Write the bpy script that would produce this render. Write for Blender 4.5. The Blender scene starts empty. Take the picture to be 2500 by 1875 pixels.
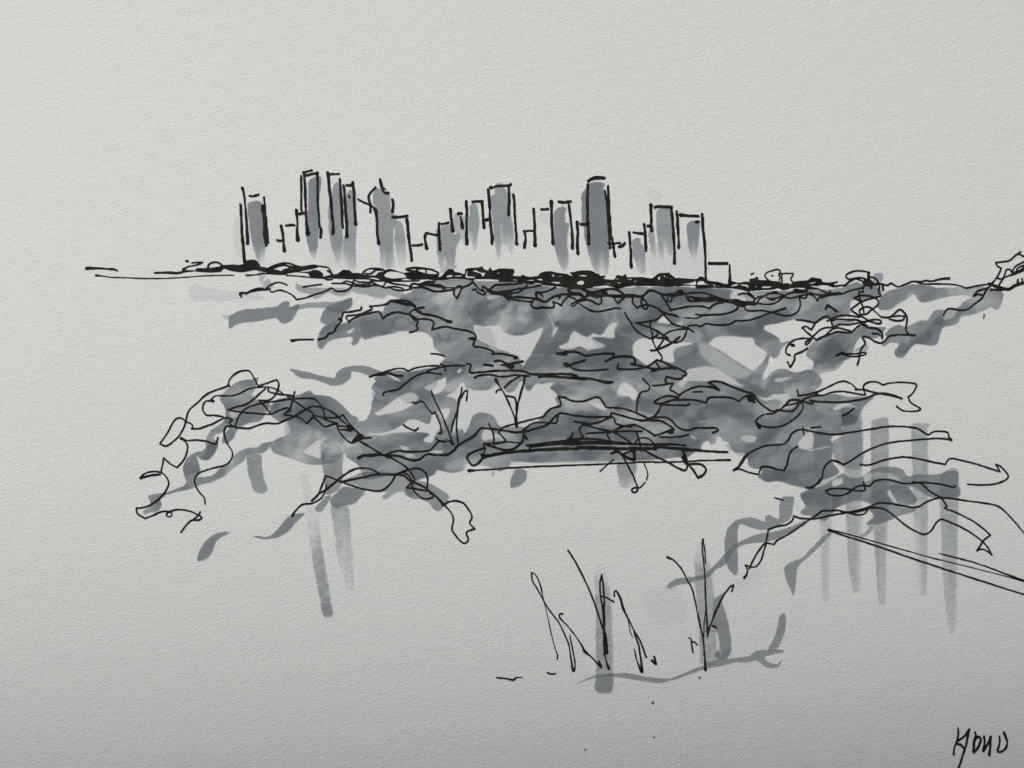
import bpy, math, random
import numpy as np
from mathutils import Vector
from mathutils.geometry import tessellate_polygon

random.seed(7)
rng = np.random.default_rng(11)
scene = bpy.context.scene
COL = scene.collection

# ------------------------------------------------------------------ camera, light, exposure
PX = 1e-4                      # one photograph pixel is 0.1 mm on the sheet of paper
W, H = 2500, 1875
CAM_Z = 0.25 * 40.0 / 36.0
cam_data = bpy.data.cameras.new("camera")
cam_data.sensor_width = 36.0
cam_data.lens = 40.0
cam_data.clip_start = 0.01
cam_data.clip_end = 50.0
cam = bpy.data.objects.new("camera", cam_data)
cam.location = (0, 0, CAM_Z)
COL.objects.link(cam)
scene.camera = cam

SUN_ELEV, SUN_AZ = math.radians(33), math.radians(-30)     # azimuth from +Y towards +X
world = bpy.data.worlds.new("World")
scene.world = world
world.use_nodes = True
wn = world.node_tree
sky = wn.nodes.new("ShaderNodeTexSky")
sky.sky_type = 'NISHITA'
sky.sun_disc = False
sky.sun_elevation = SUN_ELEV
sky.sun_rotation = SUN_AZ
sky.air_density = 0.4
sky.dust_density = 7.0
sky.ozone_density = 0.1
bg = wn.nodes["Background"]
bg.inputs["Strength"].default_value = 0.05
wn.links.new(sky.outputs["Color"], bg.inputs["Color"])

sun_data = bpy.data.lights.new("sun", 'SUN')
sun_data.energy = 3.4
sun_data.angle = math.radians(10)
sun_data.color = (0.950, 0.978, 0.990)
sun = bpy.data.objects.new("sun", sun_data)
to_sun = Vector((math.sin(SUN_AZ) * math.cos(SUN_ELEV), math.cos(SUN_AZ) * math.cos(SUN_ELEV), math.sin(SUN_ELEV)))
sun.rotation_euler = to_sun.to_track_quat('Z', 'Y').to_euler()
sun.location = to_sun
COL.objects.link(sun)

scene.view_settings.view_transform = 'Standard'
scene.view_settings.look = 'None'
scene.view_settings.gamma = 1.0
scene.view_settings.exposure = -0.015
scene.cycles.transparent_max_bounces = 48

# ------------------------------------------------------------------ bend added to shade the sheet towards bottom and right: height of the paper
BEND_Y, BEND_X = 0.27, 0.13
HH, HW = H * PX, W * PX
def paper_z(x, y):
    v = np.clip((HH / 2 - y) / HH, 0, None)
    u = np.clip((x + HW / 2) / HW, 0, None)
    return -BEND_Y * HH * v ** 4.0 / 4.0 - BEND_X * HW * u ** 2 / 2.0 

def to_paper(p, lift):
    """photo pixels -> points on the bent sheet"""
    p = np.asarray(p, float)
    X = (p[:, 0] - W / 2) * PX
    Y = (H / 2 - p[:, 1]) * PX
    z = np.zeros(len(p))
    for _ in range(6):
        k = (CAM_Z - z) / CAM_Z
        z = paper_z(X * k, Y * k)
    k = (CAM_Z - z) / CAM_Z
    return np.stack([X * k, Y * k, z + lift], 1)

# ------------------------------------------------------------------ materials
def material(name):
    m = bpy.data.materials.new(name)
    m.use_nodes = True
    return m, m.node_tree.nodes, m.node_tree.links

def paper_material():
    m, n, l = material("drawing paper")
    b = n["Principled BSDF"]
    b.inputs["Roughness"].default_value = 0.9
    b.inputs["Specular IOR Level"].default_value = 0.12
    tc = n.new("ShaderNodeTexCoord")
    mp = n.new("ShaderNodeMapping")
    mp.inputs["Scale"].default_value = (0.62, 1.0, 1.0)
    warp = n.new("ShaderNodeTexNoise")            # the fibres turn slowly across the sheet
    warp.inputs["Scale"].default_value = 18.0
    warp.inputs["Detail"].default_value = 1.0
    l.new(tc.outputs["Object"], warp.inputs["Vector"])
    rot = n.new("ShaderNodeVectorRotate")
    rot.rotation_type = 'Z_AXIS'
    ang = n.new("ShaderNodeMath"); ang.operation = 'MULTIPLY_ADD'
    ang.inputs[1].default_value = 1.3; ang.inputs[2].default_value = -0.60
    l.new(warp.outputs["Fac"], ang.inputs[0])
    # local rotation of the lookup: small offset cells, so the grain wanders but does not shear
    add = n.new("ShaderNodeVectorMath"); add.operation = 'MULTIPLY_ADD'
    l.new(warp.outputs["Color"], add.inputs[0])
    add.inputs[1].default_value = (0.012, 0.012, 0.0)
    l.new(tc.outputs["Object"], add.inputs[2])
    l.new(add.outputs["Vector"], mp.inputs["Vector"])
    g1 = n.new("ShaderNodeTexNoise"); g1.inputs["Scale"].default_value = 2000; g1.inputs["Detail"].default_value = 3.0
    g1.inputs["Roughness"].default_value = 0.6; g1.inputs["Distortion"].default_value = 0.6
    g2 = n.new("ShaderNodeTexNoise"); g2.inputs["Scale"].default_value = 420; g2.inputs["Detail"].default_value = 2.0
    l.new(mp.outputs["Vector"], g1.inputs["Vector"])
    l.new(mp.outputs["Vector"], g2.inputs["Vector"])
    mix = n.new("ShaderNodeMath"); mix.operation = 'MULTIPLY_ADD'
    l.new(g2.outputs["Fac"], mix.inputs[0]); mix.inputs[1].default_value = 0.45
    l.new(g1.outputs["Fac"], mix.inputs[2])
    bump = n.new("ShaderNodeBump")
    bump.inputs["Strength"].default_value = 1.0
    bump.inputs["Distance"].default_value = 0.000088
    l.new(mix.outputs[0], bump.inputs["Height"])
    l.new(bump.outputs["Normal"], b.inputs["Normal"])
    # faint warm and cool fibres in the pulp
    t = n.new("ShaderNodeTexNoise"); t.inputs["Scale"].default_value = 260; t.inputs["Detail"].default_value = 3.0
    l.new(tc.outputs["Object"], t.inputs["Vector"])
    r = n.new("ShaderNodeValToRGB")
    r.color_ramp.elements[0].position = 0.35; r.color_ramp.elements[0].color = (0.768, 0.802, 0.760, 1)
    r.color_ramp.elements[1].position = 0.65; r.color_ramp.elements[1].color = (0.796, 0.798, 0.765, 1)
    l.new(t.outputs["Fac"], r.inputs["Fac"])
    l.new(r.outputs["Color"], b.inputs["Base Color"])
    return m

def ink_material():
    m, n, l = material("black pen ink")
    b = n["Principled BSDF"]
    b.inputs["Roughness"].default_value = 0.7
    b.inputs["Specular IOR Level"].default_value = 0.12
    tc = n.new("ShaderNodeTexCoord")
    t = n.new("ShaderNodeTexNoise"); t.inputs["Scale"].default_value = 330; t.inputs["Detail"].default_value = 3.0
    l.new(tc.outputs["Object"], t.inputs["Vector"])
    r = n.new("ShaderNodeValToRGB")
    r.color_ramp.elements[0].position = 0.40; r.color_ramp.elements[0].color = (0.010, 0.011, 0.010, 1)
    r.color_ramp.elements[1].position = 0.70; r.color_ramp.elements[1].color = (0.030, 0.027, 0.021, 1)
    l.new(t.outputs["Fac"], r.inputs["Fac"])
    l.new(r.outputs["Color"], b.inputs["Base Color"])
    return m

def wash_material():
    """thin film of grey marker dye: it only absorbs, more where more dye was laid down"""
    m, n, l = material("grey marker dye")
    for k in list(n):
        if k.type == 'BSDF_PRINCIPLED':
            n.remove(k)
    out = [k for k in n if k.type == 'OUTPUT_MATERIAL'][0]
    at = n.new("ShaderNodeAttribute"); at.attribute_name = "dye"
    cc = n.new("ShaderNodeCombineColor")
    for i, base in enumerate(DYE):
        p = n.new("ShaderNodeMath"); p.operation = 'POWER'
        p.inputs[0].default_value = base
        l.new(at.outputs["Fac"], p.inputs[1])
        l.new(p.outputs[0], cc.inputs[i])
    tr = n.new("ShaderNodeBsdfTransparent")
    l.new(cc.outputs[0], tr.inputs["Color"])
    l.new(tr.outputs[0], out.inputs["Surface"])
    return m
DYE = (0.550, 0.572, 0.602)       # one pass of the film for one full coat (light crosses it twice)

PAPER, INK, WASH = paper_material(), ink_material(), wash_material()

def grey_speck_material():
    m, n, l = material("grey ink speck")
    b = n["Principled BSDF"]
    b.inputs["Roughness"].default_value = 0.9
    b.inputs["Specular IOR Level"].default_value = 0.1
    tc = n.new("ShaderNodeTexCoord")
    t = n.new("ShaderNodeTexNoise"); t.inputs["Scale"].default_value = 900
    l.new(tc.outputs["Object"], t.inputs["Vector"])
    r = n.new("ShaderNodeValToRGB")
    r.color_ramp.elements[0].color = (0.16, 0.16, 0.15, 1)
    r.color_ramp.elements[1].color = (0.26, 0.26, 0.25, 1)
    l.new(t.outputs["Fac"], r.inputs["Fac"])
    l.new(r.outputs["Color"], b.inputs["Base Color"])
    return m
SPECK = grey_speck_material()

# ------------------------------------------------------------------ setting: table top and the sheet
def link(name, verts, faces, mat, parent=None, origin=(0, 0, 0), smooth=False):
    me = bpy.data.meshes.new(name)
    o3 = np.asarray(origin, float)
    vv = np.asarray(verts, float) - o3
    me.from_pydata([tuple(v) for v in vv], [], faces)
    me.update()
    if smooth:
        me.polygons.foreach_set("use_smooth", [True] * len(me.polygons))
    me.materials.append(mat)
    ob = bpy.data.objects.new(name, me)
    COL.objects.link(ob)
    if parent is None:
        ob.location = origin
    else:
        ob.parent = parent
    return ob

def table_material():
    m, n, l = material("pale wood table")
    b = n["Principled BSDF"]
    b.inputs["Roughness"].default_value = 0.55
    tc = n.new("ShaderNodeTexCoord")
    mp = n.new("ShaderNodeMapping"); mp.inputs["Scale"].default_value = (2.0, 30.0, 1.0)
    t = n.new("ShaderNodeTexNoise"); t.inputs["Scale"].default_value = 4; t.inputs["Detail"].default_value = 6
    l.new(tc.outputs["Object"], mp.inputs["Vector"]); l.new(mp.outputs["Vector"], t.inputs["Vector"])
    r = n.new("ShaderNodeValToRGB")
    r.color_ramp.elements[0].color = (0.22, 0.14, 0.08, 1); r.color_ramp.elements[1].color = (0.36, 0.25, 0.15, 1)
    l.new(t.outputs["Fac"], r.inputs["Fac"]); l.new(r.outputs["Color"], b.inputs["Base Color"])
    return m
tz = -0.055
ground = link("ground", [(-4, -4, tz), (4, -4, tz), (4, 4, tz), (-4, 4, tz)], [(0, 1, 2, 3)], table_material())
ground["kind"] = "structure"

nx, ny = 160, 130
xs = np.linspace(-0.150, 0.150, nx); ys = np.linspace(-0.112, 0.125, ny)
gx, gy = np.meshgrid(xs, ys)
gz = paper_z(gx, gy)
top = np.stack([gx.ravel(), gy.ravel(), gz.ravel()], 1)
bot = top - np.array([0, 0, 0.0006])
faces = []
N = nx * ny
for j in range(ny - 1):
    for i in range(nx - 1):
        a = j * nx + i
        faces.append((a, a + 1, a + nx + 1, a + nx))
        faces.append((N + a, N + a + nx, N + a + nx + 1, N + a + 1))
ring = [i for i in range(nx)] + [j * nx + nx - 1 for j in range(1, ny)] + \
       [(ny - 1) * nx + i for i in range(nx - 2, -1, -1)] + [j * nx for j in range(ny - 2, 0, -1)]
for a, b in zip(ring, ring[1:] + ring[:1]):
    faces.append((a, N + a, N + b, b))
paper = link("paper_sheet", np.vstack([top, bot]), faces, PAPER, smooth=True)
paper["label"] = "off white grainy drawing paper filling the whole picture, carrying the sketch"
paper["category"] = "paper"
DATA = """
# ---------------- skyline towers
T t1|tower|tower|first tower at the left end of the skyline, grey slab under a short floating dash|towers of the drawn skyline
i wall_line A 32 163,440 170,560 185,800 205,1000 215,1080
i wall_line A 30 183,262,38 205,350 218,480 228,640 238,780,38 240,860,36
i roof_line A 26 262,346 300,348 358,330
i wall_line A 34 405,455,40 410,520,42 418,620,26 428,760,44 440,880,34
i wall_line A 24 418,360 428,460 440,600 452,720 458,850,32
w A .570 f=4 v=850:1120 240,420 300,400 360,398 395,415 405,500 410,700 425,800 432,900 425,1000 420,1090 395,1110 350,1050 320,980 300,900 280,820 262,700 245,560 238,480
w A .07 f=8 90,600 140,560 165,600 170,800 190,1000 110,980 95,800
w A .22 f=4 360,1130 430,1130 405,1290 375,1290
T t2|tower|tower|low stepped blocks drawn with bare ink strokes, between the first tower and the tallest tower|towers of the drawn skyline
i wall_line A 30 603,670,36 615,740 630,840 637,940,40
i roof_line A 22 652,668 700,660,34 752,664
i roof_line A 26 560,824 590,830 620,825
i wall_line A 30 768,500,38 775,600 775,720 782,820,50
T t3|tower|tower|tallest dark grey tower near the left end, with doubled roof strokes and side block|towers of the drawn skyline
i side_block A 26 818,130 820,300 822,480 832,540
i side_block A 32 800,540 850,530
i wall_line A 30 848,95,38 858,200 865,400 872,560 885,720,40 890,750,56
i roof_line A 26 840,95 900,75 935,70
i roof_line A 26 870,125 930,108 1000,98
i wall_line A 26 992,95,34 998,250 998,400 1010,560 1020,680 1035,700,30 1028,790,36
w A .570 f=4 v=920:1060 890,200 920,160 985,135 1030,140 1030,250 1005,500 1010,700 1000,850 985,960 960,1035 930,990 890,880 868,780 860,640 885,600 890,400
T t4|tower|tower|tall tower just right of the tallest left one, with a short bent roof stroke|towers of the drawn skyline
i wall_line A 32 1105,100,44 1120,220 1135,360 1150,540 1165,690 1160,750,40
i roof_line A 24 1110,110 1180,110 1228,105
i wall_line A 30 1235,165 1245,280 1255,450 1262,600 1267,685
w A .05 f=14 1020,150 1100,260 1120,700 1270,800 1280,1120 1060,1080 1000,800
w A .460 f=4 v=900:1150 1160,240 1190,195 1225,185 1245,400 1255,600 1265,800 1250,1000 1250,1110 1200,1070 1160,940 1130,800 1112,560 1120,440 1150,400
T t5|tower|tower|narrow tower with one ink dot near its top, left of the pointed tower|towers of the drawn skyline
i wall_line A 32 1278,235 1288,350 1300,540 1312,680 1310,780,46
i roof_line A 28 1310,230 1350,235 1375,215
i wall_line A 30 1378,200,36 1390,330 1395,480 1405,600 1408,650,40
i window A 24 1335,345 1340,360
w A .442 f=4 v=900:1190 1310,310 1370,280 1410,290 1415,450 1425,650 1410,900 1415,1100 1380,1170 1340,1160 1280,1100 1270,900 1290,760 1310,600
T t6|tower|tower|grey tower with a crooked pointed spire and shoulders|towers of the drawn skyline
i spire A 26 1672,165 1680,210,40 1695,270 1720,310 1765,315,26
i spire A 20 1690,240 1730,275
i wall_line A 30 1620,255 1580,300 1550,345 1555,400 1570,440 1565,520
i roof_line A 24 1435,380 1500,415 1580,455 1630,500 1640,560
i wall_line A 30 1610,480 1635,600 1640,740 1655,860,36
i wall_line A 30 1803,385 1812,440 1805,520
w A .460 f=4 v=880:1190 1600,300 1640,255 1680,270 1720,320 1770,320 1785,400 1790,520 1840,545 1850,600 1830,660 1810,800 1830,1000 1830,1120 1760,1130 1680,1110 1670,950 1640,800 1610,600 1650,560 1620,480 1590,400
T t7|tower|tower|lower grey block joined to the right side of the pointed tower|towers of the drawn skyline
i roof_line A 28 1805,575,30 1880,575 1968,560
i wall_line A 32 1962,595,36 1975,720 1985,850 2005,960 2010,1040,38
w A .405 f=4 v=820:1150 1830,640 1880,610 1910,640 1935,760 1945,900 1950,1020 1920,1140 1880,1120 1850,980 1830,850
x A .6 f=4 1822,860 1840,980 1880,1110 1860,1130 1820,1000
T t8|tower|tower|low stepped outline without shading, in the gap right of the pointed tower group|towers of the drawn skyline
i roof_line B 30 255,880 310,878 355,870
i wall_line B 32 400,750 385,790 395,850 405,910,44
i roof_line B 28 415,745 450,758 525,768
i wall_line B 30 540,640 535,700 540,800 548,900,38 547,930
T t9|tower|tower|short grey block with a tiny roof dash, its shade running down into the black treeline|towers of the drawn skyline
i roof_line B 28 570,650 605,640 640,632
i wall_line B 32 660,490,38 668,560 675,640 685,720,46
w B .460 f=4 v=950:1260 560,680 620,650 660,660 680,740 720,760 760,740 765,800 725,900 715,1000 700,1100 740,1080 710,1130 640,1150 560,1190 545,1130 520,1000 510,850 500,720 520,710 550,740
x B .6 f=4 605,1000 625,1090 590,1130 580,1080
T t10|tower|tower|small pale block marked by one thick stub and a dot, under the middle towers|towers of the drawn skyline
i roof_line B 34 745,538 780,535
i wall_line B 36 770,575,26 780,620 790,690,40
w B .276 f=4 v=680:960 700,540 740,535 800,560 850,560 840,700 850,880 830,940 810,900 780,800 730,760 690,720
T t11|tower|tower|slim grey tower with a flat roof hook, directly left of the tallest middle tower|towers of the drawn skyline
i wall_line B 30 832,405,34 838,500 835,700 838,860,42
i roof_line B 28 900,408 960,405 1010,405
i wall_line B 30 1003,405 1010,520 1018,620 1025,690,36
i side_block B 34 1040,605 1070,600
w B .442 f=4 v=700:980 870,450 900,425 945,430 960,500 975,600 970,700 950,830 935,940 910,940 880,830 862,720 860,560
T t12|tower|tower|tallest tower in the middle of the skyline, grey cap poking over its roof line|towers of the drawn skyline
i wall_line B 32 1070,280,36 1080,400 1090,560 1098,700 1110,800,38 1110,860,34
i roof_line B 32 1090,255 1112,255
i roof_line B 30 1140,248 1200,238 1290,232 1310,222,36
i wall_line B 28 1290,240 1298,350 1295,450 1288,550,32
i wall_line B 30 1340,335,36 1350,420 1358,560 1370,750 1378,860,44
w B .442 f=4 v=720:1070 1140,240 1160,205 1220,205 1240,240 1280,310 1310,400 1315,560 1340,700 1350,900 1345,1020 1310,980 1280,900 1240,870 1215,900 1205,1000 1185,1060 1155,970 1130,800 1110,600 1090,350 1135,320
x B .45 f=6 1205,640 1225,700 1225,1000 1205,1000
T t13|tower|tower|unshaded narrow frame shaped like a letter h, right of the tallest middle tower|towers of the drawn skyline
i wall_line B 28 1455,725 1470,800 1460,900,38
i roof_line B 24 1455,728 1520,722 1575,725
i wall_line B 30 1560,488,34 1568,620 1570,760 1575,880,44
T t14|tower|tower|grey tower with overhanging roof stroke and tapering shade, second left of the black capped tower|towers of the drawn skyline
i roof_line B 36 1645,490 1715,488
i wall_line B 32 1750,405,42 1752,520 1760,700 1770,860,40
i roof_line B 30 1830,408 1880,415 1960,405
i wall_line B 30 1935,415 1950,520 1965,660 1980,800 1980,910,38
w B .515 f=4 v=960:1210 1780,510 1830,470 1880,460 1910,480 1900,560 1905,630 1945,640 1930,720 1925,850 1935,1000 1920,1150 1890,1170 1840,1080 1800,960 1775,800 1770,600
w B .07 f=8 1610,560 1700,520 1740,560 1730,640 1640,640
T t15|tower|tower|thin low block of one wall and one dash, touching the black capped tower|towers of the drawn skyline
i wall_line B 32 2030,625 2035,740 2032,850,34 2038,970,36
i roof_line B 34 2070,650 2110,655 2150,650
T t16|tower|tower|broad dark grey tower wearing a thick black cap, tallest on the right half|towers of the drawn skyline
i cap C 36 380,185 420,160,40 480,150,46 555,150
i wall_line C 30 375,220 372,400 375,600 385,760 383,860,40
i wall_line C 24 560,290 575,400 588,520 600,680 608,800 615,905,34
i wall_line C 28 595,240 600,400 610,560 620,700 625,800
w C .607 f=4 v=900:1250 305,380 315,310 360,260 370,215 460,195 550,205 560,230 540,260 565,300 580,450 600,650 610,800 605,950 600,1100 580,1200 540,1200 480,1190 430,1120 390,1000 350,850 330,720 305,600
T t17|tower|tower|tiny outline of a stub and two dashes, right of the black capped tower's foot|towers of the drawn skyline
i wall_line C 30 640,800 650,880 668,1000,34
i roof_line C 24 595,855 640,860 725,852
i roof_line C 34 715,895 750,885,44 775,855,30
T t18|tower|tower|short grey block with slanting roof dash, left of the flat roofed tower on the right|towers of the drawn skyline
i wall_line C 30 822,740,34 832,850 840,980 845,1115,36
i roof_line C 28 870,740 920,750 970,752
i wall_line C 32 985,655,36 995,760 998,850 1005,935
w C .460 f=4 v=980:1230 855,820 900,795 945,810 940,850 980,890 995,950 1000,1100 990,1190 950,1200 920,1170 890,1080 860,980
T t19|tower|tower|pale grey tower whose thick flat roof joins a long right wall, near the right end|towers of the drawn skyline
i side_block C 30 1020,670 1045,672
i wall_line C 34 1055,440,38 1058,560 1065,720,38
i roof_line C 34 1100,470 1160,460 1280,465
i wall_line C 32 1278,465 1290,600 1300,760 1312,930 1312,1075,34
w C .368 f=4 v=800:1060 1030,700 1080,660 1095,740 1105,900 1115,1030 1070,970 1040,850
w C .414 f=4 v=760:1100 1110,520 1170,435 1200,460 1270,490 1280,600 1295,780 1290,1000 1240,980 1210,870 1195,1060 1160,1020 1130,850 1110,650
w C .04 f=12 980,320 1050,275 1150,300 1190,350 1130,400 1020,380
T t20|tower|tower|right end tower with floating roof line and hanging grey wedge, its wall reaching the treeline|towers of the drawn skyline
i wall_line C 36 1335,515 1340,600,42 1350,700,44 1355,780,28 1355,905
i roof_line C 30 1370,550,36 1440,558 1570,565
i side_block C 34 1545,628 1570,622
i wall_line C 30 1610,545,36 1620,700 1635,860 1645,1040 1648,1250
w C .05 f=14 1060,900 1340,860 1640,900 1640,1220 1250,1210 1040,1170
w C .534 f=4 v=820:1110 1440,660 1470,625 1540,610 1585,620 1580,750 1570,900 1540,1040 1520,1070 1490,990 1460,880 1445,760
T t21|tower|tower|lowest building, unshaded flat box outline right of all the towers|towers of the drawn skyline
i roof_line C 36 1685,1075 1880,1073
i wall_line C 28 1908,1090,18 1908,1200 1905,1300,36
# ---------------- shore
T shore|shoreline|shoreline|thin ink shoreline at the far left, a short thick dash above a long fine line
i dash D 24 48,245,34 150,240 260,248 340,252 380,266,20
i line D 12 150,318,24 200,322,16 260,332,12 330,340 480,343 600,350,14 750,352 900,350 1100,340 1300,325 1500,318 1640,318
w D .075 f=10 1150,480 1220,400 1300,440 1500,470 1900,520 1960,580 1700,600 1380,600 1200,600
T tl|treeline|treeline|dense black scribbled treeline running along the foot of the skyline
i clump D 20 785,292 850,290 960,292 1080,285
m clump D 780,288 960,275 1060,283 1100,260 1220,265 1240,240 1350,240 1480,225 1520,210 1620,205 1740,200 1760,170 1800,155 1850,148 1900,170 1925,215 1990,235 2020,270 2000,290 1880,262 1780,275 1700,285 1600,265 1530,245 1500,275 1380,285 1280,280 1200,275 1090,292 1020,305 900,300 800,300
i clump D 20 1360,235 1370,200 1410,180 1470,180 1520,215 1560,235
i clump D 30 1128,165 1142,168
i clump D 18 1185,182 1305,178! 1230,208 1150,225 1090,255,24
i base_line D 14 1775,320,22 1880,312 1950,300 2050,302 2212,308
i base_line E 14 440,320 500,322 700,340 840,352
m clump E 0,170 50,150 110,160 150,200 160,225 240,245 260,260 330,255 390,270 470,250 540,255 600,280 690,275 720,260 790,265 830,300 830,340 700,345 680,300 560,285 430,300 330,305 250,300 200,270 100,255 0,265
i clump E 20 225,250 300,215 400,185 470,190 540,215 610,228 720,212 800,220 880,230 910,260 925,300
i clump E 22 250,255 330,225 420,205 480,240 400,265
m clump E 470,215 560,225 640,230 720,215 780,230 700,250 600,270 520,260
i clump E 24 885,270 910,285 940,315
i clump E 20 840,345 880,365 930,360
m clump E 930,310 990,300 1050,260 1130,270 1150,295 1200,290 1250,300 1290,310 1400,320 1430,290 1480,280 1540,250 1600,260 1700,290 1760,285 1830,290 1930,300 2050,310 2090,330 2080,360 2060,355 1900,350 1820,370 1720,350 1650,380 1500,385 1400,345 1250,345 1100,350 930,345 840,355 835,335
h E 1510,310 1560,285 1640,290 1710,320 1720,335 1600,345 1520,330
i clump E 20 1260,300 1290,265 1360,245 1460,250 1500,270
i clump E 20 1290,300 1350,300 1400,265 1470,260
i clump E 22 1730,250 1800,238 1900,240 2010,260 2080,290 2070,315 1960,310 1860,280 1740,262
i clump E 18 1840,265 1880,245 1940,255 1945,300
i base_line E 16 930,345 1150,352 1300,355 1500,380 1700,380 1870,378
m clump a 0,400 120,420 300,440 500,470 620,500 600,560 400,545 0,540
m clump a 600,520 700,470 780,380 830,330 940,325 970,380 1080,400 1190,430 1200,330 1300,305 1450,300 1500,290 1570,270 1610,330 1700,345 1740,265 1780,350 1900,330 1990,318 1990,590 1930,590 1900,550 1700,540 1400,540 1380,560 1200,550 950,530 720,560 600,560 560,550
h a 780,490 850,455 930,460 900,490
h a 980,462 1130,462 1100,482 980,480
h a 1215,470 1245,380 1258,400 1252,465 1400,482 1390,502 1230,492
h a 1370,365 1430,355 1540,400 1620,400 1570,470 1540,420
h a 1870,420 1930,400 1960,405 1920,425
m clump b 200,150 270,135 370,140 490,150 500,210 460,290 640,300 660,265 720,290 820,315 1010,290 1040,240 1130,205 1300,195 1400,220 1500,235 1660,260 1690,290 1760,300 1690,230 1760,215 1790,213 1790,555 1700,545 1560,540 1450,525 1290,510 1100,485 850,470 720,450 640,440 440,420 170,420 190,380
h b 440,388 500,370 560,390
h b 740,397 850,375 920,395
h b 980,370 1080,360 1110,390
h b 1200,270 1290,252 1280,268
h b 1310,265 1335,265 1355,305 1325,300
h b 1420,308 1530,293 1500,314
h b 1280,430 1380,425 1470,425 1460,452 1350,448
h b 920,457 1000,447 1110,468 930,467
m clump b 1790,213 2212,210 2212,520 1900,560 1790,555
h b 1870,290 1950,275 2050,285 2040,300
h b 1850,435 1920,400 1980,410 1985,460 1920,475 1860,470
h b 2025,430 2060,395 2115,385 2060,412
m clump c 443,210 490,240 560,260 580,300 660,285 695,300 640,345 700,370 880,370 920,290 960,275 1010,290 1060,300 1110,250 1135,265 1140,320 1300,325 1500,325 1690,345 1760,300 1850,240 1960,230 2080,230 2100,260 2150,300 2212,345 2212,500 1990,525 1700,510 1370,515 1280,500 1070,545 960,575 880,545 770,510 700,495 520,515 443,512
h c 660,462 790,453 780,467
h c 930,350 960,335 970,350 930,370
h c 930,435 1040,435 990,455
h c 1310,410 1340,395 1355,410 1325,430
h c 1825,330 1870,300 1855,370 1830,380
h c 1945,290 1975,285 1965,320
h c 2010,310 2030,310 2020,340
h c 2090,350 2120,335 2110,365
h c 1150,367 1260,358 1250,377
m clump d 440,348 700,355 900,355 950,315 1030,320 1080,360 1150,400 1370,430 1540,470 1640,410 1760,440 1850,440 1910,420 2030,430 2035,620 1900,605 1640,560 1300,545 1100,555 880,560 850,510 600,505 440,515
h d 600,465 720,445 800,430 850,410 840,480 660,475
h d 910,475 940,420 1030,415 1060,460 1150,470 1000,480
h d 1240,485 1260,470 1280,500 1420,505 1280,515
h d 1630,520 1690,480 1790,475 1760,500
h d 1830,490 1970,485 2000,545 1950,520
m clump e 260,380 280,360 370,350 420,310 450,330 440,370 560,390 680,380 740,400 850,410 930,440 970,460 1100,450 1140,480 1220,420 1400,400 1520,390 1600,325 1700,335 1820,370 1840,430 2030,440 2170,405 2180,430 2080,470 2130,510 2200,500 2150,540 2020,510 1830,490 1720,510 1560,510 1720,560 1700,580 1530,580 1500,650 1480,560 1380,545 1240,555 1120,560 1110,590 1080,580 990,600 900,560 820,560 800,580 560,600 300,610 262,620
h e 370,530 400,515 440,535
h e 530,540 600,520 730,525 700,545 560,555
h e 880,432 940,413 930,432
h e 1530,462 1620,433 1720,428 1620,457
i clump H 22 1180,410 1260,435 1330,425 1380,430! 1440,380 1500,350
T hut|bush_outline|bush|hollow round loop and square loop standing side by side on the black treeline's right part
i outline e 36 660,380 600,310 590,280 640,220 740,185 860,155 920,180 930,230 890,290
i outline e 34 895,240 920,330 900,390
i outline e 36 950,250 1050,240 1210,245! 1180,310 1150,360 1200,430
i outline e 40 960,250 965,440
i dot e 40 735,285 765,290
i dot e 30 290,265 340,240 370,232,14
# ---------------- shrub band under the treeline
T sb1|shrub|shrub|long wavy shrub outline under the left end of the treeline
i outline D 22 1720,550! 1710,515,36 1780,505 1850,485 1900,470 1970,475 2030,465!
i outline E 20 0,520 60,480 150,455 210,470 250,465! 280,500 350,480 430,495 500,530 535,560 545,580! 650,560 760,520 860,490 930,455 960,480 1020,492 1090,480 1140,440 1160,390 1170,365
i outline E 16 215,465 270,420 350,395 420,410 445,425
i outline E 18 0,505 100,485 200,470
i outline E 18 615,445 700,430 820,415
w E .36 f=4 540,410 640,440 800,450 930,455 1130,440 1180,400 1340,420 1500,450 1680,490 1720,520 1650,560 1540,520 1490,565 1400,560 1300,530 1200,520 1150,490 1060,540 960,530 900,500 800,560 740,580 720,550 860,490 700,520 560,480
w E .25 f=6 180,430 240,350 270,390 300,440 220,470
T sb2|shrub|shrub|tangled shrub scribble with a hanging V loop, under the treeline left of centre
i outline E 18 930,405 1060,405 1170,430 1290,440 1380,425 1440,430 1500,450 1600,440 1700,460
i outline E 18 1050,395 1090,380 1150,395 1220,420 1340,410
i outline E 18 1170,370 1240,390 1350,395 1420,420 1480,440 1520,390 1600,410 1750,430 1790,460 1690,480 1600,470 1540,440
i outline E 18 1340,380 1480,380 1600,375
i outline E 18 1780,450 1800,410 1880,410 1960,385 2040,385! 1950,410 2030,415 2100,430
m outline a 220,680 300,620 400,600 510,580 520,650 660,650 780,710 1000,715 1000,735 780,740 750,770 650,720 640,730 400,690
i outline a 50 250,700 400,760 520,800 640,805 800,790 940,770
i outline a 46 0,740 30,660 120,640 240,680
i outline a 40 20,730 230,715
i outline a 44 975,740 955,860 1020,960! 1080,850 1110,770 1110,730!
i outline a 50 1020,720 1080,695 1140,730
i outline a 44 1150,720 1250,680 1340,620 1360,540
T sb3|shrub|shrub|shrub scribble of flat doubled strokes around a small white gap, at the treeline's centre
i outline a 40 1370,620 1450,700 1500,760 1600,800
i outline a 36 1350,770 1420,760
i outline a 44 1420,750 1450,810 1550,870 1600,880 1640,830 1600,800 1560,700 1580,690 1680,760 1720,760 1780,720 1850,670 2000,655 2212,650
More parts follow.
